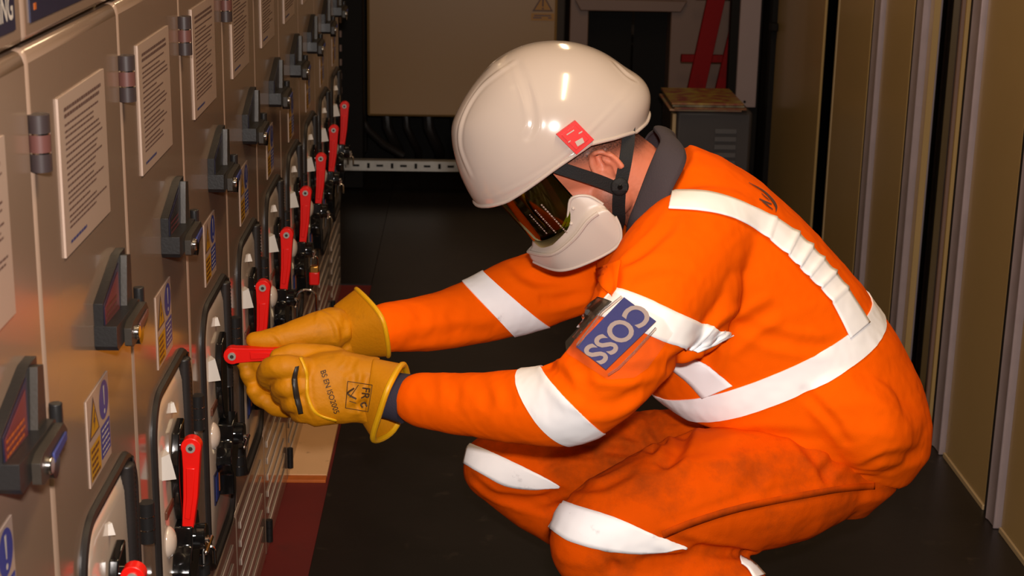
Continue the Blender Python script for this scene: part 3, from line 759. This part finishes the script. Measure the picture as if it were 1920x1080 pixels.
# ---- body: head, neck and what skin shows, one surface
HO = onY(1040, 250, 2.5); hf = Vector((-.737, 0, -.676)); hl = Vector((0, -1, 0)); hu = hf.cross(hl).normalized()
HM = Matrix.Translation(HO) @ Matrix((hf, hl, hu)).transposed().to_4x4()
def H(f_, l_, u_): return HM @ Vector((f_, l_, u_))
R3 = HM.to_3x3()
b = MB()
b.ball(H(-.012, 0, -.028), (.100, .078, .098), 'skin', 24, R3)
b.ball(H(.030, 0, -.095), (.068, .062, .082), 'skin', 20, R3)
b.ball(H(.058, 0, -.142), (.036, .040, .034), 'skin', 14, R3)       # chin
for s_ in (-1, 1):
    b.ball(H(-.004, s_*.050, -.122), (.034, .020, .036), 'skin', 12, R3)   # jaw angle
    b.ball(H(.066, s_*.034, -.085), (.024, .024, .020), 'skin', 12, R3)    # cheek
    b.ball(H(.082, s_*.030, -.045), (.014, .024, .009), 'skin', 12, R3)    # brow
    b.ball(H(.084, s_*.031, -.060), (.010, .013, .010), 'skin', 10, R3)    # eye
    # ear: rim, fold, lobe, canal flap
    e0 = (-.030, .0)
    hx = []
    for k in range(17):
        a = math.radians(-38+245*k/16); hx.append(H(-.034+.0175*math.cos(a+PI)*-1*-1, s_*(.084+.010*max(0, math.cos(a))), -.080+.029*math.sin(a)))
    pts = []
    for k in range(19):
        a = math.radians(205-285*k/18); pts.append(H(-.032-.019*math.cos(a)*-1*-1 if False else -.032+.019*math.cos(a), s_*(.088+(.006 if math.cos(a) < 0 else -.004)), -.078+.031*math.sin(a)))
    b.tube(pts[::-1], [.0052]+[.0046]*17+[.0055], 'skin', 10)
    b.ball(H(-.036, s_*.081, -.080), (.017, .006, .028), 'skin', 12, R3)
    b.tube([H(-.036, s_*.088, -.060), H(-.042, s_*.090, -.078), H(-.036, s_*.089, -.096)], .0036, 'skin', 8)
    b.ball(H(-.022, s_*.083, -.106), (.009, .006, .010), 'skin', 10, R3)
    b.ball(H(-.014, s_*.080, -.086), (.006, .007, .008), 'skin', 10, R3)
b.tube([H(.088, 0, -.055), H(.100, 0, -.078), H(.110, 0, -.098), H(.098, 0, -.108)], [.008, .010, .013, .011], 'skin', 12)
b.ball(H(.094, 0, -.126), (.010, .022, .006), 'skin', 10, R3); b.ball(H(.092, 0, -.136), (.010, .020, .006), 'skin', 10, R3)
b.tube([H(-.030, 0, -.080), onY(1205, 345, 2.5), onY(1262, 420, 2.5)], [.064, .058, .066], 'skin', 24)
body = remesh(b, 'body', 'skin', .0028, 4, .5, man)
crease(body, [([(1120, 290), (1126, 305), (1134, 316)], .0045, .0042), ([(1115, 282), (1130, 278), (1146, 290)], .0025, .0028)])
# stubble mask as a point attribute
V = getV(body.data); Hi = np.array(HM.inverted())
Lc = V@Hi[:3, :3].T+Hi[:3, 3]
st_ = np.clip((-.092-Lc[:, 2])/.03, 0, 1)*np.clip((Lc[:, 0]+.022)/.016, 0, 1)*np.clip((Lc[:, 2]+.21)/.02, 0, 1)
fz = np.clip((Lc[:, 2]+.070-.5*(Lc[:, 0]+.03))/.02, 0, 1)*np.clip((.035-Lc[:, 0])/.015, 0, 1)*(np.abs(Lc[:, 1]) < .079)
fz = np.maximum(fz, np.clip((-.062-Lc[:, 0])/.02, 0, 1)*np.clip((Lc[:, 2]+.115)/.03, 0, 1))
at_ = body.data.attributes.new('hair_mask', 'FLOAT', 'POINT'); at_.data.foreach_set('value', np.clip(np.maximum(st_*.75, fz), 0, 1).astype(np.float32))
nt = M['skin'].node_tree; bs = nt.nodes['Principled BSDF']; src = bs.inputs['Base Color'].links[0].from_socket
an = nt.nodes.new('ShaderNodeAttribute'); an.attribute_name = 'hair_mask'
nz = nt.nodes.new('ShaderNodeTexNoise'); nz.inputs['Scale'].default_value = 420; nz.inputs['Detail'].default_value = 2
tc_ = nt.nodes.new('ShaderNodeTexCoord'); nt.links.new(tc_.outputs['Object'], nz.inputs['Vector'])
ml = nt.nodes.new('ShaderNodeMath'); ml.operation = 'MULTIPLY'; ml2 = nt.nodes.new('ShaderNodeMath'); ml2.operation = 'ADD'; ml2.inputs[1].default_value = .35
nt.links.new(nz.outputs['Fac'], ml2.inputs[0]); nt.links.new(ml2.outputs[0], ml.inputs[0]); nt.links.new(an.outputs['Fac'], ml.inputs[1])
mx = nt.nodes.new('ShaderNodeMixRGB'); nt.links.new(ml.outputs[0], mx.inputs['Fac']); nt.links.new(src, mx.inputs['Color1']); mx.inputs['Color2'].default_value = srgb(78, 50, 40)
nt.links.new(mx.outputs['Color'], bs.inputs['Base Color'])
# ---- collar
U = [(1225, 240, 2.50), (1238, 261, 2.458), (1229, 283, 2.435), (1213, 321, 2.425), (1193, 374, 2.418), (1176, 420, 2.43), (1167, 475, 2.50)]
Lw = [(1262, 262, 2.50), (1284, 284, 2.45), (1285, 310, 2.418), (1258, 364, 2.392), (1243, 415, 2.388), (1212, 436, 2.40), (1166, 492, 2.50)]
def ringpts(L):
    near = [onY(*q) for q in L]; far = [Vector((p.x, 5.0-p.y, p.z)) for p in near[1:-1]][::-1]
    return [Vector(p) for p in spline([tuple(p) for p in near+far], 6, True)]
ru, rl = ringpts(U), ringpts(Lw); n = len(ru); cen = sum(ru, Vector())/n
vs = []; lay = [(0, -.004), (0.0, .002), (.12, .006), (.5, .011), (.85, .009), (1.0, .003), (1.0, -.008)]
for t, o_ in lay:
    for k in range(n):
        p = ru[k].lerp(rl[k], t); d = (p-cen.lerp(sum(rl, Vector())/n, t)).normalized(); vs.append(p+d*o_)
b = MB(); b.add(vs, [(a*n+k, a*n+(k+1) % n, (a+1)*n+(k+1) % n, (a+1)*n+k) for a in range(len(lay)-1) for k in range(n)], 'collar')
col = b.build('collar', None); child(col, man); s_ = col.modifiers.new('t', 'SOLIDIFY'); s_.thickness = .004
ss = col.modifiers.new('s', 'SUBSURF'); ss.levels = ss.render_levels = 1
# placket at the throat
pxstrip(jb, 'placket', 'orange', [(1122, 505), (1130, 540), (1150, 560)], [(1166, 490), (1163, 520), (1160, 545)], man, .004, 14, 4)
# ---- hi-vis tapes
band(jacket, 'reflective_tape', 'tape', [plane3(jb, (967, 705), (988, 765), (1043, 826)), plane3(jb, (1014, 690), (1062, 748), (1110, 795))], cast(jb, 1035, 760)[0], man)
band(jacket, 'reflective_tape', 'tape2', [plane3(jb, (868, 530), (915, 580), (958, 624)), plane3(jb, (908, 512), (962, 560), (1012, 600))], cast(jb, 940, 570)[0], man, label='soot-marked white reflective tape')
pxstrip(jb, 'reflective_tape', 'tape', [(1152, 540), (1200, 556), (1270, 588), (1330, 612), (1376, 627)], [(1112, 590), (1165, 608), (1240, 640), (1290, 655), (1306, 661)], man, .0035, 70, 8, [(.78, .02, .004), (.86, .018, .004), (.93, .015, .004)])
band(jacket, 'reflective_tape', 'tape', [plane3(jb, (1300, 748), (1480, 690), (1630, 585)), plane3(jb, (1280, 782), (1400, 778), (1655, 625)) if False else plane3(jb, (1330, 790), (1530, 728), (1658, 622))], cast(jb, 1480, 715)[0], man)
pxstrip(jb, 'reflective_tape', 'tape', [(1262, 360), (1330, 363), (1400, 385), (1475, 425), (1535, 480), (1585, 540), (1628, 605)], [(1254, 394), (1330, 400), (1395, 420), (1458, 465), (1508, 515), (1555, 565), (1592, 635)], man, .0035, 110, 8,
        [(.45, .02, .003), (.55, .018, .005), (.62, .016, .005), (.69, .016, .005), (.76, .015, .005), (.84, .02, .003)], label='puckered white reflective shoulder tape')
pxstrip(jb, 'reflective_tape', 'tape', [(1290, 665), (1332, 687), (1374, 722)], [(1256, 688), (1290, 715), (1318, 746)], man, .0035, 30, 6, ymin=2.31)
pxstrip(tb, 'reflective_tape', 'tape2', [(1056, 941), (1100, 955), (1160, 973), (1230, 1003), (1286, 1026)], [(1028, 985), (1065, 1012), (1130, 1030), (1200, 1036), (1284, 1029)], man, .0035, 60, 8)
pxstrip(tb, 'reflective_tape', 'tape2', [(880, 832), (925, 850), (975, 872), (1020, 893), (1050, 910)], [(872, 868), (908, 890), (950, 910), (1000, 916), (1048, 912)], man, .0035, 50, 7)
pxstrip(tb, 'reflective_tape', 'tape', [(1385, 1044), (1410, 1056), (1432, 1079)], [(1388, 1058), (1400, 1068), (1410, 1085)], man, .0035, 16, 4)
pxstrip(tb, 'thigh_seam', 'seam', [(1640, 905), (1560, 913), (1400, 943), (1300, 972), (1240, 996)], [(1640, 917), (1560, 925), (1400, 956), (1304, 985), (1244, 1010)], man, .0008, 50, 2, thick=.0008)
LG = (-9, 12)
for k, (q1, q2, w) in enumerate((((1432, 361), (1455, 371), 1.8), ((1434, 362), (1457, 381), 1.4), ((1436, 351), (1451, 364), 1.0))):
    q1 = (q1[0]+LG[0], q1[1]+LG[1]); q2 = (q2[0]+LG[0], q2[1]+LG[1])
    pxstrip(jb, 'back_logo', 'ink', [q1, ((q1[0]+q2[0])/2, (q1[1]+q2[1])/2), q2], [(q1[0]-.4*w, q1[1]+w), ((q1[0]+q2[0])/2-.8*w, (q1[1]+q2[1])/2+1.6*w), (q2[0]-.4*w, q2[1]+w)], man, .0016, 10, 1, thick=0)
pxstrip(jb, 'back_logo', 'ink', [(q[0]+LG[0], q[1]+LG[1]) for q in [(1412, 331), (1440, 346), (1458, 363), (1465, 376), (1463, 386)]], [(q[0]+LG[0], q[1]+LG[1]) for q in [(1412, 332), (1438, 348), (1454, 365), (1461, 377), (1462, 386)]], man, .0016, 24, 2, thick=0)
# ---- arm badge in its clear pouch
p0, _ = cast(jb, 1157, 625)
corn = [(1170, 557), (1230, 602), (1136, 693), (1080, 650)]
cp = [cast(jb, *q)[0] for q in corn]
nrm = ((cp[2]-cp[0]).cross(cp[3]-cp[1])).normalized()
if nrm.dot(CAM-p0) < 0: nrm = -nrm
co = p0+nrm*.010
def onplane(px, py, co=co, nrm=nrm): r = ray(px, py); return CAM+r*((co-CAM).dot(nrm)/r.dot(nrm))
c3 = [onplane(*q) for q in corn]
b = MB(); b.add(c3+[p-nrm*.0015 for p in c3], [(0, 1, 2, 3), (7, 6, 5, 4), (0, 4, 5, 1), (1, 5, 6, 2), (2, 6, 7, 3), (3, 7, 4, 0)], 'cossblue')
vs, fs = text_geo('COSS', 1, 'CENTER', .022); 
mid = sum((Vector((c[0], c[1], 0)) for c in corn), Vector())/4
ex = Vector((1110-1200, 664-580, 0)).normalized(); ey = Vector((1230-1170, 602-557, 0)).normalized()
h = 57
b.add([onplane(mid.x+ex.x*v.x*h*1.0+ey.x*v.y*h*1.12+3, mid.y+ex.y*v.x*h*1.0+ey.y*v.y*h*1.12-2, co+nrm*.0008) for v in vs], fs, 'cosstext')
badge = child(b.build('arm_badge', None, 0, False), man); badge['label'] = 'blue badge reading COSS'
b = MB(); pc = [(1150, 545), (1245, 598), (1262, 625), (1215, 690), (1190, 708), (1140, 712), (1062, 662), (1060, 640)]
pv = [onplane(*q, co+nrm*.003) for q in pc]; pw = [onplane(*q, co+nrm*.0036) for q in pc]
b.add(pv, [tuple(range(8))], 'clear')
pouch = child(b.build('badge_pouch', None, 0, False), man)
pxstrip(jb, 'badge_strap', 'clear', [(1125, 560), (1095, 590), (1062, 630)], [(1150, 570), (1120, 600), (1085, 640)], man, .006, 16, 4, thick=.001)
b = MB(); q = [onplane(*a, co+nrm*.004) for a in ((1140, 703), (1160, 690), (1190, 660), (1230, 615))]; b.tube(q, .0016, 'clear', 6)
q = [onplane(*a, co+nrm*.004) for a in ((1166, 556), (1130, 585), (1082, 648))]; b.tube(q, .0020, 'clear', 6)
child(b.build('pouch_seam', None), man)
b = MB(); q1 = cast(jb, 1105, 592)[0]+nrm*.012; q2 = cast(jb, 1085, 622)[0]+nrm*.012; b.tube([q1, q2], .004, 'chrome', 10); child(b.build('badge_clip', None), man)

# ---- helmet
RS = [(-27-360, 179)]
prof = sorted([(2, 201), (-8, 200), (11, 197), (29, 194), (47, 196), (60, 189), (80, 178), (100, 175), (125, 173), (151, 175), (173, 179), (180, 182), (187, 193), (193, 197), (200, 196), (206, 184), (215, 176), (-20, 198)])
pth = [p[0] for p in prof]; prr = [p[1]/1223 for p in prof]
rimaz = [0, 20, 39, 79, 108, 123, 144, 162, 180]; rimel = [1, -2, -6, -8.5, -12, -20, -29, -31, -29]
def rad(az, el):
    az = abs(az); c, s_ = math.cos(math.radians(az)), math.sin(math.radians(az))
    th = el if c >= 0 else 180-el
    # blend front and back silhouettes near the sides
    rf = np.interp(el, pth, prr); rb = np.interp(180-el, pth, prr)
    w = .5-.5*c if el < 60 else .5-.5*c
    k = abs(c); rs = rf if c > 0 else rb
    if el > 45:
        t = (el-45)/45; rs = (1-t)*rs+t*np.interp(90, pth, prr)
        if c > 0: rs = rs
    e = math.radians(max(el, 0)); rl_ = 1/math.sqrt((math.cos(e)/.126)**2+(math.sin(e)/.1455)**2)
    return 1/math.sqrt(c*c/rs**2+s_*s_/rl_**2)
def helm_pt(az, el, ro=0):
    r = rad(az, el)+ro; a, e = math.radians(az), math.radians(el)
    return H(r*math.cos(e)*math.cos(a), r*math.cos(e)*math.sin(a), r*math.sin(e))
def rim(az):
    a = abs((az+180) % 360-180); return np.interp(a, rimaz, rimel)
b = MB(); NA, NE = 240, 70; vs = []
for i in range(NE):
    t = (i/(NE-1))**1.0
    for j in range(NA):
        az = 360*j/NA-180; e0 = rim(az); el = e0+(90-e0)*t*.9995
        vs.append(helm_pt(az, el))
fs = [(i*NA+j, i*NA+(j+1) % NA, (i+1)*NA+(j+1) % NA, (i+1)*NA+j) for i in range(NE-1) for j in range(NA)]+[tuple(range((NE-1)*NA, NE*NA))]
b.add(vs, fs, 'helmet'); hel = child(b.build('helmet', None, angle=180), man)
sm = hel.data; V = getV(sm)
for _ in range(14):     # relax
    G = V.reshape(NE, NA, 3); A = G.copy(); A[1:-1] = (G[1:-1]*2+G[:-2]+G[2:]+np.roll(G, 1, 1)[1:-1]+np.roll(G, -1, 1)[1:-1])/6
    A[0] = (G[0]*2+np.roll(G[0], 1, 0)+np.roll(G[0], -1, 0))/4; V = A.reshape(-1, 3)
sm.vertices.foreach_set('co', V.ravel()); sm.update()
hb_ = bvh_of(hel)
crease(hel, [([(885, 335), (862, 275), (868, 220), (905, 160), (968, 113)], -.0022, .0045), ([(968, 113), (990, 170), (1000, 230), (985, 265)], .0016, .006),
             ([(905, 378), (985, 342), (1050, 300), (1110, 242), (1160, 190), (1188, 152)], -.0012, .0028), 
             ([(1150, 115), (1175, 140), (1192, 150)], .002, .005)], hb_)
so = hel.modifiers.new('shell', 'SOLIDIFY'); so.thickness = .004; so.offset = -1
b = MB(); b.tube([helm_pt(a, rim(a), .0) for a in range(-180, 180, 4)], .0030, 'helmet', 10, closed=True)
child(b.build('rim_bead', None), hel)
# red visor clip
cc = [(1079, 226), (1114, 262), (1081, 290), (1043, 252)]
hc, hn = cast(hb_, 1079, 258); 
if hn.dot(CAM-hc) < 0: hn = -hn
hn = (hn+Vector((0, -1.2, .1))).normalized(); hco = hc+hn*.008
def onp2(px, py, o_=0): r = ray(px, py); c_ = hco+hn*o_; return CAM+r*((c_-CAM).dot(hn)/r.dot(hn))
def slab(mb, pxs, o0, o1, m):
    n = len(pxs); mb.add([onp2(*q, o1) for q in pxs]+[onp2(*q, o1)-hn*(o1-o0) for q in pxs], [tuple(range(n)), tuple(range(n, 2*n))[::-1]]+[(i, n+i, n+(i+1) % n, (i+1) % n) for i in range(n)], m)
b = MB(); slab(b, cc, -.012, .0, 'red')
cm = (1079, 258); slab(b, [(cm[0]+(q[0]-cm[0])*.72, cm[1]+(q[1]-cm[1])*.72) for q in cc], 0, .0025, 'red')
slab(b, [(1078, 266), (1092, 258), (1096, 267), (1083, 275)], .0025, .0035, 'helmet')
for q in ([(1062, 252), (1076, 243), (1077, 245), (1063, 254)], [(1085, 249), (1092, 245), (1092, 248), (1085, 252)], [(1065, 266), (1070, 263), (1070, 265), (1066, 268)]): slab(b, q, .0025, .003, 'helmet')
clip = child(b.build('visor_clip', None, .0008), hel); clip['label'] = 'square red clip on the helmet side'
# visor and chin guard
def sheet(name, m, fn, n1, n2, thick, parent, off=-1):
    vs = [fn(i/n1, j/n2) for i in range(n1+1) for j in range(n2+1)]
    b = MB(); b.add(vs, [(i*(n2+1)+j, (i+1)*(n2+1)+j, (i+1)*(n2+1)+j+1, i*(n2+1)+j+1) for i in range(n1) for j in range(n2)], m)
    o = child(b.build(name, None, angle=180), parent); s_ = o.modifiers.new('t', 'SOLIDIFY'); s_.thickness = thick; s_.offset = off; return o
def vis(t, s_, ro=0):
    ph = math.radians(-84+168*t); return H(.022+(.115+ro)*math.cos(ph), (.100+ro)*math.sin(ph), .0-.122*s_+.006*math.cos(ph))
visor = sheet('visor', 'visor', vis, 48, 6, .002, hel)
visor['label'] = 'green-tinted face visor'
b = MB(); rr = random.Random(5)
for row in range(3):
    s0 = .46+.02*row; ph = 60-8*row
    while s0 < .93-.06*row:
        ds = rr.uniform(.008, .03)
        q = [vis((ph+84)/168, s0, .001), vis((ph+84)/168, s0+ds, .001), vis((ph+1.3+84)/168, s0+ds, .001), vis((ph+1.3+84)/168, s0, .001)]
        b.add(q, [(0, 1, 2, 3)], 'paper'); s0 += ds+.012
child(b.build('visor_print', None, 0, False), hel)
GA = [0, 40, 62, 78, 95, 106]
GT = [(.136, -.103), (.101, -.108), (.063, -.094), (.038, -.074), (.016, -.088), (.008, -.112)]
GB = [(.152, -.133), (.122, -.155), (.080, -.168), (.034, -.175), (.014, -.160), (.006, -.138)]
def gi(tab, a, k):
    fine = spline([(GA[i], *tab[i]) for i in range(6)], 10); return float(np.interp(a, [q[0] for q in fine], [q[k+1] for q in fine]))
def guard(t, s_):
    ad = -106+212*t; ph = math.radians(ad); c, sn = math.cos(ph), math.sin(ph); a = abs(ad)
    f0, u0, f1, u1 = gi(GT, a, 0), gi(GT, a, 1), gi(GB, a, 0), gi(GB, a, 1)
    wall = math.sin(s_*PI)*.005; stp = .0075/(1+math.exp(-(s_-.34)*60))
    return H(f0+(f1-f0)*s_+(wall+stp)*max(c, 0), (.103*math.sin(min(abs(ph), 1.45))*(1-.04*s_)+(wall+stp)*abs(sn))*(1 if sn > 0 else -1)*min(1, abs(ph)*50), u0+(u1-u0)*s_)
gd = sheet('chin_guard', 'guard', guard, 64, 22, .0028, hel)
b = MB(); b.tube([guard(i/64, 1.0) for i in range(65)], .0022, 'guard', 8); b.tube([guard(i/64, 0) for i in range(65)], .0022, 'guard', 8); b.tube([guard(i/64, .40) for i in range(5, 60)], .0034, 'guard', 8)
for q in ((.845, .10), (.80, .16)):
    p = guard(*q); b.ball(p, .0028, 'guard', 8)
child(b.build('guard_rim', None), hel)
# straps
def ribbon(name, pts, w, m, parent, th=.0022, nrm=Vector((0, -1, 0))):
    P = [Vector(p) for p in spline([tuple(p) for p in pts], 8)]; b = MB(); vs = []
    for i, p in enumerate(P):
        t = (P[min(i+1, len(P)-1)]-P[max(i-1, 0)]).normalized(); nn = nrm if not callable(nrm) else nrm(p)
        wd = t.cross(nn).normalized(); nn = wd.cross(t)
        vs += [p+wd*w/2+nn*th/2, p-wd*w/2+nn*th/2, p-wd*w/2-nn*th/2, p+wd*w/2-nn*th/2]
    fs = [(i*4+j, i*4+(j+1) % 4, i*4+4+(j+1) % 4, i*4+4+j) for i in range(len(P)-1) for j in range(4)]+[(0, 3, 2, 1), tuple(len(P)*4-4+k for k in range(4))]
    b.add(vs, fs, m); return child(b.build(name, None), parent)
SY = 2.402
ribbon('chin_strap', [onY(1040, 312, 2.400), onY(1080, 325, 2.398), onY(1125, 340, 2.402), onY(1165, 357, 2.408)], .019, 'webbing', hel)
ribbon('chin_strap', [onY(1179, 225, 2.43), onY(1178, 262, 2.418), onY(1173, 300, 2.408), onY(1164, 345, 2.407)], .0195, 'webbing', hel)
ribbon('chin_strap', [onY(1162, 345, 2.407), onY(1160, 385, 2.415), onY(1159, 420, 2.432), onY(1140, 455, 2.49), onY(1120, 450, 2.54)], .0195, 'webbing', hel)
b = MB(); c_ = onY(1162, 350, 2.403); b.ball(c_, (.014, .004, .014), 'webbing', 12); b.box((c_.x-.012, c_.y-.004, c_.z-.006), (c_.x+.012, c_.y, c_.z+.006), 'webbing'); b.cyl(c_, c_-Vector((0, .006, 0)), .004, 'gblk')
child(b.build('strap_buckle', None, .001), hel)

# ---- gloves
def cuffring(pts, per=6): return [Vector(p) for p in spline([tuple(onY(*q)) for q in pts], per, True)]
def shell(mb, rings, m):
    n = len(rings[0]); vs = [p for r in rings for p in r]
    mb.add(vs, [(a*n+k, a*n+(k+1) % n, (a+1)*n+(k+1) % n, (a+1)*n+k) for a in range(len(rings)-1) for k in range(n)], m)
def lerp_rings(r1, r2, n, bulge=0):
    return [[p.lerp(q, i/n) for p, q in zip(r1, r2)] for i in range(n+1)]
# near (left) hand
b = MB()
loft(b, [(onY(712, 672, 2.355), onY(700, 795, 2.345), .036), (onY(680, 668, 2.355), onY(672, 790, 2.345), .038), (onY(640, 658, 2.355), onY(632, 792, 2.345), .037), (onY(600, 662, 2.352), onY(590, 798, 2.342), .036),
         (onY(567, 672, 2.35), onY(560, 785, 2.34), .031), (onY(548, 690, 2.35), onY(548, 765, 2.342), .024)], 'glove', 28, 2.3)
for F in ([(632, 672, 2.375, .019), (592, 664, 2.375, .016), (552, 661, 2.372, .0145), (520, 668, 2.37, .0125)],
          [(575, 694, 2.338, .019), (538, 688, 2.325, .0185), (508, 690, 2.335, .0165), (500, 708, 2.362, .0145), (520, 722, 2.385, .013)],
          [(575, 722, 2.335, .019), (545, 724, 2.322, .018), (527, 728, 2.338, .016), (530, 742, 2.368, .014), (548, 745, 2.388, .012)],
          [(578, 750, 2.335, .018), (556, 752, 2.325, .017), (543, 756, 2.345, .0145), (552, 765, 2.372, .013)],
          [(585, 775, 2.340, .0165), (568, 775, 2.335, .0150), (560, 777, 2.355, .013), (572, 780, 2.372, .012)]):
    pxtube(b, F, 'glove', 5, 18)
g1 = remesh(b, 'glove', 'glove', .0026, 4, .5, man)
rumple(g1, .0022, 22, (1, 1, 1), 4)
crease(g1, [([(690, 700), (680, 740), (690, 790)], .004, .006), ([(660, 690), (668, 730), (690, 775)], .003, .006), ([(640, 700), (655, 690), (665, 670)], .003, .006), ([(700, 780), (680, 760), (650, 770)], .003, .006),
            ([(556, 690), (552, 725), (560, 775)], -.0025, .004), ([(575, 680), (574, 720), (582, 765), (600, 790)], -.002, .004)])
g1['label'] = 'left gauntlet, nearest the camera'
gb = bvh_of(g1)
r1 = cuffring([(700, 673, 2.352), (694, 700, 2.322), (686, 760, 2.314), (680, 792, 2.345), (698, 772, 2.374), (705, 710, 2.380)])
r2 = cuffring([(757, 684, 2.360), (732, 718, 2.300), (713, 770, 2.300), (700, 824, 2.335), (738, 806, 2.385), (765, 740, 2.400)])
b = MB(); shell(b, lerp_rings(r1, r2, 6), 'glove'); cu = child(b.build('glove_cuff', None), g1); s_ = cu.modifiers.new('t', 'SOLIDIFY'); s_.thickness = .003; s_.offset = 0
ss = cu.modifiers.new('s', 'SUBSURF'); ss.levels = ss.render_levels = 1
b = MB(); b.tube(r2, .0048, 'glove2', 10, closed=True); child(b.build('cuff_piping', None), g1)
pxstrip(gb, 'knuckle_strap', 'dgrey', [(553, 688), (548, 712), (552, 745), (560, 775)], [(560, 686), (556, 712), (561, 745), (569, 774)], g1, .0016, 24, 3, thick=.001)
pxstrip(gb, 'glove_seam', 'glove2', [(560, 672), (572, 700), (574, 740), (590, 775), (630, 790)], [(566, 670), (577, 700), (579, 740), (595, 772), (632, 786)], g1, .0016, 30, 2, thick=.0015)
cb = bvh_of(cu)
vv, ff = world_mesh(g1.data); v2, f2 = world_mesh(cu.data); allb = BVHTree.FromPolygons(vv+v2, ff+[tuple(i+len(vv) for i in f) for f in f2])
pxtext(allb, 'FR', (685, 737), -97, 21, 'gink', 'glove_stamp', g1, .0030, 1.0, .02)
pxtext(allb, 'BS EN ISO2005', (618, 735), -72, 15, 'gink', 'glove_stamp', g1, .0022, .9, .012)
for e in ([(652, 715), (698, 722)], [(698, 722), (690, 772)], [(690, 772), (648, 765)], [(648, 765), (652, 715)], [(664, 728), (652, 738), (668, 748)], [(655, 752), (668, 756)], [(656, 745), (672, 722)], [(680, 764), (677, 758), (684, 755), (688, 762)]):
    P = [cast(allb, *q)[0]+(CAM-cast(allb, *q)[0]).normalized()*.0022 for q in spline(e, 6)]
    b = MB(); b.tube(P, .0006 if len(e) == 2 else .0014, 'gink', 5); child(b.build('glove_stamp', None), g1)
# far (right) hand
b = MB()
loft(b, [(onY(655, 562, 2.51), onY(668, 668, 2.50), .036), (onY(620, 580, 2.505), onY(625, 676, 2.49), .038), (onY(585, 597, 2.50), onY(590, 700, 2.485), .037), (onY(550, 615, 2.49), onY(560, 735, 2.48), .030), (onY(525, 640, 2.485), onY(545, 750, 2.48), .022)], 'glove', 28, 2.2)
for F in ([(625, 615, 2.475, .034), (580, 622, 2.462, .028), (535, 632, 2.45, .0215), (500, 637, 2.445, .0165), (476, 638, 2.445, .0135)],
          [(560, 690, 2.48, .018), (505, 694, 2.465, .0175), (470, 688, 2.450, .016), (456, 676, 2.44, .0135)],
          [(560, 715, 2.475, .018), (515, 722, 2.462, .0175), (480, 716, 2.447, .016), (464, 700, 2.435, .0135)],
          [(562, 740, 2.472, .017), (525, 750, 2.458, .0165), (494, 748, 2.442, .0155), (476, 732, 2.43, .013)],
          [(568, 760, 2.47, .0155), (545, 766, 2.455, .015), (518, 764, 2.440, .0145), (500, 752, 2.43, .012)]):
    pxtube(b, F, 'glove', 5, 18)
g2 = remesh(b, 'glove', 'glove', .0026, 4, .5, man); rumple(g2, .002, 22, (1, 1, 1), 9)
g2['label'] = 'right gauntlet, behind the lever'
crease(g2, [([(650, 590), (645, 630), (652, 655)], .003, .007), ([(590, 580), (622, 600), (638, 640)], -.0022, .004), ([(500, 622), (520, 632), (530, 650)], -.0018, .003)])
r1 = cuffring([(625, 575, 2.51), (645, 620, 2.468), (655, 668, 2.49), (645, 625, 2.54)], 8)
r2 = cuffring([(668, 542, 2.515), (716, 596, 2.44), (728, 668, 2.48), (700, 590, 2.57)], 8)
b = MB(); shell(b, lerp_rings(r1, r2, 6), 'glove'); cu = child(b.build('glove_cuff', None), g2); s_ = cu.modifiers.new('t', 'SOLIDIFY'); s_.thickness = .003; s_.offset = 0
ss = cu.modifiers.new('s', 'SUBSURF'); ss.levels = ss.render_levels = 1
b = MB(); b.tube(r2, .0038, 'glove2', 10, closed=True); child(b.build('cuff_piping', None), g2)
# knit cuff at the near wrist
b = MB(); b.tube([onY(700, 738, 2.35), onY(735, 742, 2.348), onY(762, 748, 2.34)], [.033, .036, .038], 'cuff', 28); child(b.build('knit_cuff', None), man)
# ---- boots
for (yy, ax, az_, lb) in ((2.28, .48, .09, 'left'), (2.68, .46, .12, 'right')):
    b = MB(); e = onY(1440 if yy < 2.5 else 1430, 1290 if yy < 2.5 else 1210, yy)
    b.tube([(e.x, yy, e.z+.02), (e.x+.02, yy, .09)], [.050, .048], 'boot', 20)
    loft(b, [(Vector((e.x+.06, yy, .085)), Vector((e.x+.06, yy, .012)), .03), (Vector((e.x+.02, yy, .11)), Vector((e.x+.02, yy, .004)), .042), (Vector((e.x-.08, yy, .09)), Vector((e.x-.08, yy, .004)), .046), (Vector((e.x-.17, yy, .065)), Vector((e.x-.17, yy, .004)), .050), (Vector((e.x-.215, yy, .045)), Vector((e.x-.215, yy, .012)), .034)], 'boot')
    remesh(b, 'boot', 'boot', .006, 4, .5, man)
